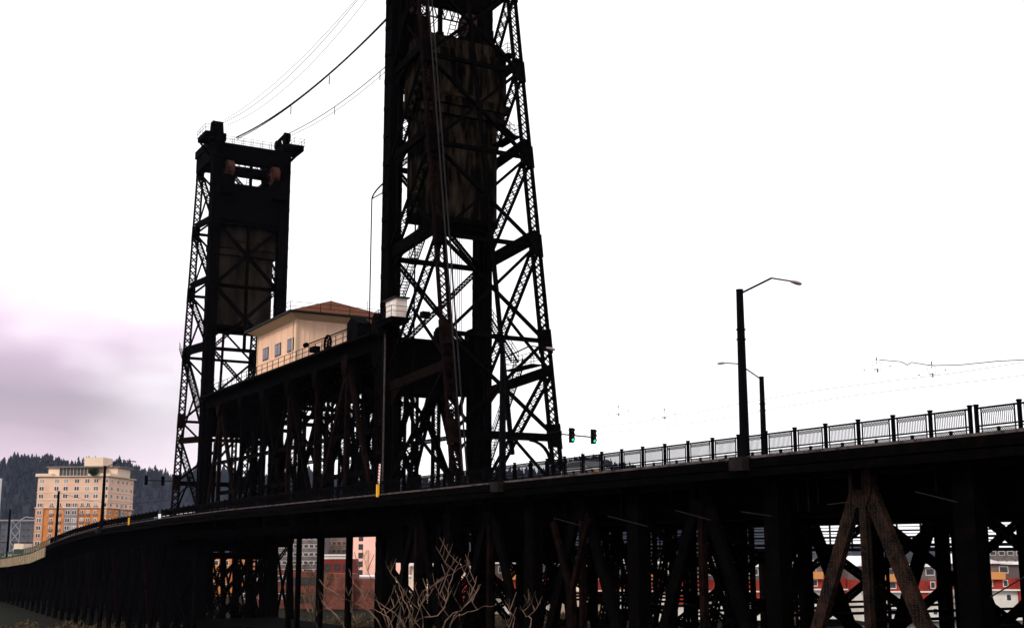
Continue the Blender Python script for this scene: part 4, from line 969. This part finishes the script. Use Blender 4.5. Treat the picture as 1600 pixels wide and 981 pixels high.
# white crossed lattice mast
mx0 = at(18, 812, 390); mx = empty('lattice_mast', (mx0.x, 390, EYE-6), 0, 'white crossed lattice mast before the grey office block', 'mast')
mb = MB(); px1 = ray(32, 812)[0]*390-mx0.x; ztop = mx0.z-(EYE-6)
for x in (0, px1): mb.bar((x, 0, 0), (x, 0, ztop), .12, .12)
nb = 5
for k in range(nb):
    z0, z1 = ztop*k/nb, ztop*(k+1)/nb; mb.bar((0, 0, z0), (px1, 0, z1), .13, .1, Vector((0, 1, 0))).bar((px1, .0, z0), (0, 0, z1), .13, .1, Vector((0, 1, 0)))
mb.bar((-4, 0, ztop), (px1+4.5, 0, ztop), .2).bar((px1, 0, ztop), (px1+1.6, 0, ztop+.9), .2).bar((px1+1.6, 0, ztop+.9), (px1+4, 0, ztop+.6), .2); mb.build('lattice', mat('grey_white_steel', (.30, .32, .38)), mx, LOCAL)
building('kiosk', 22, 37, 849, 330, 6, creamst, 'small pale peach building behind the green fence', rows=1, cols=2, floor=3, zbase=EYE-4)
building('office_block', 425, 500, 832, 470, 25, greyw, 'grey brown office block with rows of small windows under the lift span', rows=6, cols=9, ww=1.7, wh=1.3, frame=frame_w, floor=2.9)
building('office_block', 503, 550, 828, 500, 25, greyw, 'grey brown block with orange trim left of the pink tower', rows=7, cols=6, ww=1.6, wh=1.4, frame=orangepl, floor=3)
dkred = mat('dark_red_render', (.17, .028, .022), (.13, .022, .018), .3, .9, .1)
building('storehouse', 497, 540, 868, 340, 15, whitest, 'low white storehouse above the red brick buildings', rows=1, cols=4, floor=3, roof='flat')
building('brick_building', 505, 549, 873, 315, 15, dkred, 'red building with a dark window left of the pink tower', rows=1, cols=3, ww=1.6, wh=1.4, frame=frame_d, floor=3.5, zbase=EYE-6)
building('brick_building', 500, 552, 896, 298, 12, brick, 'dull brick building below the red building with a dark window')
building('brick_building', 380, 452, 890, 300, 15, brick, 'dull red brick building under the left half of the lift span', rows=2, cols=6, ww=1.4, wh=1.3, frame=frame_w, floor=4)
building('brick_building', 452, 500, 893, 299, 12, brick, 'lower brick building with arched openings behind the bare riverside tree', rows=2, cols=3, ww=2, wh=1.8, frame=frame_d, floor=4)
o, L_, H = building('tower_block', 550, 634, 812, 400, 22, mat('salmon_pink_render', (.86, .50, .42), (.78, .46, .38), .1), 'salmon pink tower block framed by the bridge posts', top_gap=2)
for j in range(12):
    f = MB().box(2.2, 3.6, -.06, -.003, H-3.8-j*2.6, H-2.1-j*2.6).build('window', frame_d, o, LOCAL); MB().box(2.35, 3.45, -.09, -.062, H-3.65-j*2.6, H-2.25-j*2.6).build('pane', glassd, f, LOCAL)
MB().box(4.6, 5.2, -.5, -.003, 0, H-9).build('downpipe', pinkst, o, LOCAL)
building('podium', 544, 640, 901, 380, 12, whitest, 'low white podium at the foot of the salmon pink tower', roof='flat')
building('brick_building', 546, 600, 904, 300, 12, brick, 'plain brown brick wall below the salmon pink tower', frame=frame_d)
# --- waterfront condominium blocks
def condo(px, wpx, Y, ytop, label, gable='left', red=True, seed=0):
    t, r = ray(px, ytop); rn = random.Random(seed); o = empty('condominium', (t*Y, Y, EYE-14.2), rn.uniform(-.12, .12), label, 'building', 'waterfront condominiums across the river')
    Wd = wpx/2000*Y*1.0; zt = r*Y+14.2; base = whitest if red else creamst
    MB().box(0, Wd, 0, 14, 0, zt*.53).build('base_wall', base, o, LOCAL)
    MB().box(0, Wd*.98, .8, 14, zt*.53, zt*.74).build('middle_wall', redst if red else base, o, LOCAL)
    MB().box(.5, Wd*.95, 2.2, 14, zt*.74, zt).build('upper_wall', greyw if red else creamst, o, LOCAL)
    MB().prism([(-.3, 1.2, zt), (Wd*.52, 1.2, zt), (Wd*.12, 1.2, zt+2.2)], (0, 13.5, 0)).build('gable_roof', roofw, o, LOCAL)
    MB().box(Wd*.46, Wd, 1.4, 14.5, zt-.2, zt+.35).build('flat_roof', roofw, o, LOCAL)
    if red: MB().box(Wd*.2, Wd*.48, -.2, 3, zt*.72, zt*.85).build('bay', orangepl, o, LOCAL)
    MB().box(Wd*.6, Wd*.78, -.9, .75, zt*.30, zt*.74).build('bay', redst, o, LOCAL)
    MB().box(-.3, Wd+.3, -1.2, .75, zt*.52, zt*.545).build('balcony', whitest, o, LOCAL)
    n = max(3, int(Wd/4))
    for i in range(n):
        for zf, yy in ((.12, 0), (.35, 0), (.60, .8), (.84, 2.2)):
            if rn.random() < .12: continue
            x = Wd*(i+.5)/n+rn.uniform(-.3, .3); w_ = rn.choice((1.1, 1.5, 2.0)); z = zt*zf
            if x-w_/2 < .6 or x+w_/2 > Wd*.94: continue
            f = MB().box(x-w_/2, x+w_/2, yy-.06, yy-.003, z-.15, z+1.35).build('window', frame_w, o, LOCAL); MB().box(x-w_/2+.12, x+w_/2-.12, yy-.09, yy-.062, z, z+1.22).build('pane', glassd, f, LOCAL)
names = ['red and cream condominium block under the bridge, leftmost of the waterfront row', 'condominium block behind the near tower legs, red middle storey', 'cream gabled condominium block behind the forked bridge post', 'condominium block with red storey seen between the middle truss posts',
         'condominium block with red storey left of the broad dark truss post', 'red white condominium with orange bay, left of the rusty A-shaped braces', 'white and red condominium behind the rusty A-shaped braces', 'condominium block at the right edge with beige gable']
xs = [(640, 130), (768, 85), (850, 120), (965, 130), (1095, 130), (1232, 110), (1345, 130), (1500, 140)]
for i, ((x, wd_), nm) in enumerate(zip(xs, names)): condo(x, wd_, 284+(i % 3)*5, 884-(i % 2)*4, nm, red=i not in (0, 2), seed=i)
building('office_block', 1200, 1330, 857, 470, 20, greybl, 'long dark blue office block behind the condominium with the orange bay', rows=3, cols=12, ww=1.6, wh=1.2, frame=greyw, floor=3)
building('office_block', 1530, 1640, 855, 460, 20, greyw, 'beige grey office block above the condominium at the right edge', rows=3, cols=8, ww=2, wh=1.5, frame=frame_w, floor=3.4)
building('office_block', 740, 880, 846, 430, 20, creamst, 'cream office block seen above the condominiums near the tower base', rows=4, cols=8, ww=2, wh=1.5, frame=frame_d, floor=3.4)
building('office_block', 330, 410, 868, 360, 12, orangeb, 'orange brick block glimpsed through the far tower base', rows=3, cols=5, ww=1.4, wh=1.4, frame=frame_w, floor=3.2)
# ================================================================ trees
def grow(mb, tips, p, dirv, ln, r, depth, rn, upb=.35, spread=.6):
    n = 4; pts = [p]; d_ = dirv.copy(); q = p
    for k in range(n):
        d_ = (d_+Vector((rn.uniform(-.16, .16), rn.uniform(-.16, .16), rn.uniform(-.05, .12)+upb*.12))).normalized(); q = q+d_*ln/n; pts.append(q)
    mb.tube(pts, r, 6 if depth > 1 else 4, r*.62)
    if depth == 0: tips.append(q); return
    nb_ = rn.choice((2, 3, 3)) if depth > 1 else rn.choice((2, 3))
    for k in range(nb_):
        s = pts[rn.choice((2, 3, 4, 4))] if k else pts[-1]
        nd_ = (d_+Vector((rn.uniform(-spread, spread), rn.uniform(-spread, spread), rn.uniform(-.1, .4)))).normalized()
        grow(mb, tips, s, nd_, ln*rn.uniform(.6, .85), r*.6, depth-1, rn, upb, spread)
def tree(px, Y, zbase, h, label, seed, m=barkd, leaf=0, leafsz=.25, spread=.6, depth=4, r=None, group=None):
    rn = random.Random(seed); t, _ = ray(px, 900); o = empty('tree', (t*Y, Y, EYE+zbase), 0, label, 'tree', group)
    r = r or h*.022; tk = MB(); hh = h*.28; tk.tube([(0, 0, -.3), (.05*h*.1, 0, hh*.5), (0, 0, hh)], r, 8, r*.8); tk.build('trunk', m, o, LOCAL)
    cr = MB(); tips = []
    for k in range(5):
        a = 2*math.pi*k/5+rn.random(); grow(cr, tips, Vector((0, 0, hh*(.8+.05*k))), Vector((math.cos(a)*.6, math.sin(a)*.6, 1)).normalized(), h*.27, r*.6, depth-1, rn, spread=spread)
    cr.build('crown', m, o, LOCAL)
    if leaf:
        lf = MB()
        for tp in tips: leafball(lf, tp, h*.06, leaf, leafsz, rn)
        lf.build('twigs', leafm, o, LOCAL)['kind'] = 'stuff'
GT = 'leafless trees on the far riverbank'
for px, Y, h, s_, lab, lf in ((490, 285, 13, 1, 'olive tinged leafless tree under the lift span, left of the pink tower', 3), (530, 300, 8, 2, 'low leafless bushy tree before the red building', 3), (470, 292, 6, 3, 'small leafless tree at the foot of the brick building', 3), (1240, 270, 6, 6, 'small leafless tree at the foot of the condominium with the orange bay', 2), (1500, 268, 7, 8, 'leafless tree on the bank near the right edge', 2), (740, 280, 7, 9, 'leafless tree on the bank behind the near tower legs', 2), (590, 290, 7, 12, 'leafless tree on the bank below the salmon pink tower', 2)):
    tree(px, Y, -14.5, h, lab, s_, leaf=lf, group=GT)
rn = random.Random(21)
hedge = MB()
for k in range(300):
    t, _ = ray(-100+1900*k/300, 900); a = AW+11; Y = a/(CU-SU*t); leafball(hedge, Vector((t*Y, Y+rn.uniform(-3, 3), EYE-14+rn.uniform(0, 1.2))), rn.uniform(1.2, 2.8), 110, .3, rn)
tag(hedge.build('bank_brush', leafm), 'low olive and brown brush along the far waterline', 'brush', kind='stuff')
# foreground tree : bare upright shoots rising into the bottom of the frame
rn = random.Random(11)
FT = empty('tree', Vector((ray(640, 960)[0]*16, 16, EYE-8.2)), 0, 'foreground leafless tree, pale pinkish branches rising at the bottom centre', 'tree')
bs = FT.location
MB().tube([(0, 0, -.5), (.1, 0, 2.5), (0, .1, 5.2)], .19, 10, .12).build('trunk', bark, FT, LOCAL)
limbs = [((600, 985), (520, 925), (498, 905)), ((640, 990), (560, 920), (545, 888)), ((615, 985), (583, 950), (560, 918)), ((610, 985), (590, 940), (580, 905)), ((660, 985), (655, 935), (690, 905), (735, 878)),
         ((640, 990), (690, 955), (705, 905), (720, 872)), ((700, 990), (730, 940), (745, 900)), ((690, 985), (725, 950), (738, 932), (752, 912)), ((800, 990), (796, 955)), ((825, 990), (820, 960), (812, 950)), ((500, 990), (485, 960), (480, 950)), ((540, 990), (512, 950), (502, 935)), ((560, 990), (548, 950), (552, 915)), ((700, 985), (745, 952), (775, 945)), ((620, 990), (640, 960), (628, 930), (618, 900))]
for i, lm in enumerate(limbs):
    Yb = 16+rn.uniform(-1.2, 1.2); mb = MB(); n = len(lm); pts = [at(x, y, Yb+.15*k)-bs for k, (x, y) in enumerate(lm)]
    stem0 = pts[0]; pts = [Vector((0, .05, 5.0))+Vector((stem0.x*.15, 0, 0)), Vector((stem0.x*.6, (Yb-16)*.6, 5.9))] + pts
    q = []
    P = [pts[0]]+pts+[pts[-1]]
    for j in range(1, len(P)-2):
        for k in range(6):
            t = k/6; a0, a1, a2, a3 = P[j-1], P[j], P[j+1], P[j+2]
            q.append(.5*((2*a1)+(-a0+a2)*t+(2*a0-5*a1+4*a2-a3)*t*t+(-a0+3*a1-3*a2+a3)*t**3)+Vector((rn.uniform(-.012, .012), 0, rn.uniform(-.012, .012))))
    q.append(pts[-1]); mb.tube(q, .011, 6, .003)
    # side twigs
    for k in range(8, len(q)-1, 2):
        if rn.random() < .5:
            s_ = rn.choice((-1, 1)); dv = Vector((s_*rn.uniform(.3, .8), rn.uniform(-.3, .3), rn.uniform(.4, 1))).normalized(); ln = rn.uniform(.10, .38)
            m1 = q[k]+dv*ln*.5; e = q[k]+dv*ln+Vector((0, 0, ln*.25)); mb.tube([q[k], m1, e], .0042, 4, .0022)
            for qq in range(3): mb.tube([m1+(e-m1)*qq*.3, m1+(e-m1)*qq*.3+Vector((rn.uniform(-.07, .07), rn.uniform(-.05, .05), rn.uniform(.06, .16)))], .0026, 3, .0015)
            if rn.random() < .6: mb.tube([m1, m1+Vector((-s_*.06, .03, .16))*rn.uniform(.7, 1.6)], .006, 4, .003)
    mb.build('branch', bark, FT, LOCAL)
# ================================================================ haze
hz = MB().box(-3600, 3600, -900, 3300, EYE-22, EYE+420)
hm = bpy.data.materials.new('haze'); hm.use_nodes = True; hn = hm.node_tree.nodes; hn.remove(hn['Principled BSDF'])
pv = hn.new('ShaderNodeVolumePrincipled'); pv.inputs['Color'].default_value = (.62, .72, 1.0, 1); pv.inputs['Density'].default_value = 1.8e-5; pv.inputs['Anisotropy'].default_value = 0
hm.node_tree.links.new(pv.outputs[0], hn['Material Output'].inputs['Volume'])
tag(hz.build('haze', hm), 'thin blue haze between the bridge and the far hills', 'haze', kind='stuff')
print('objects', len(bpy.data.objects))
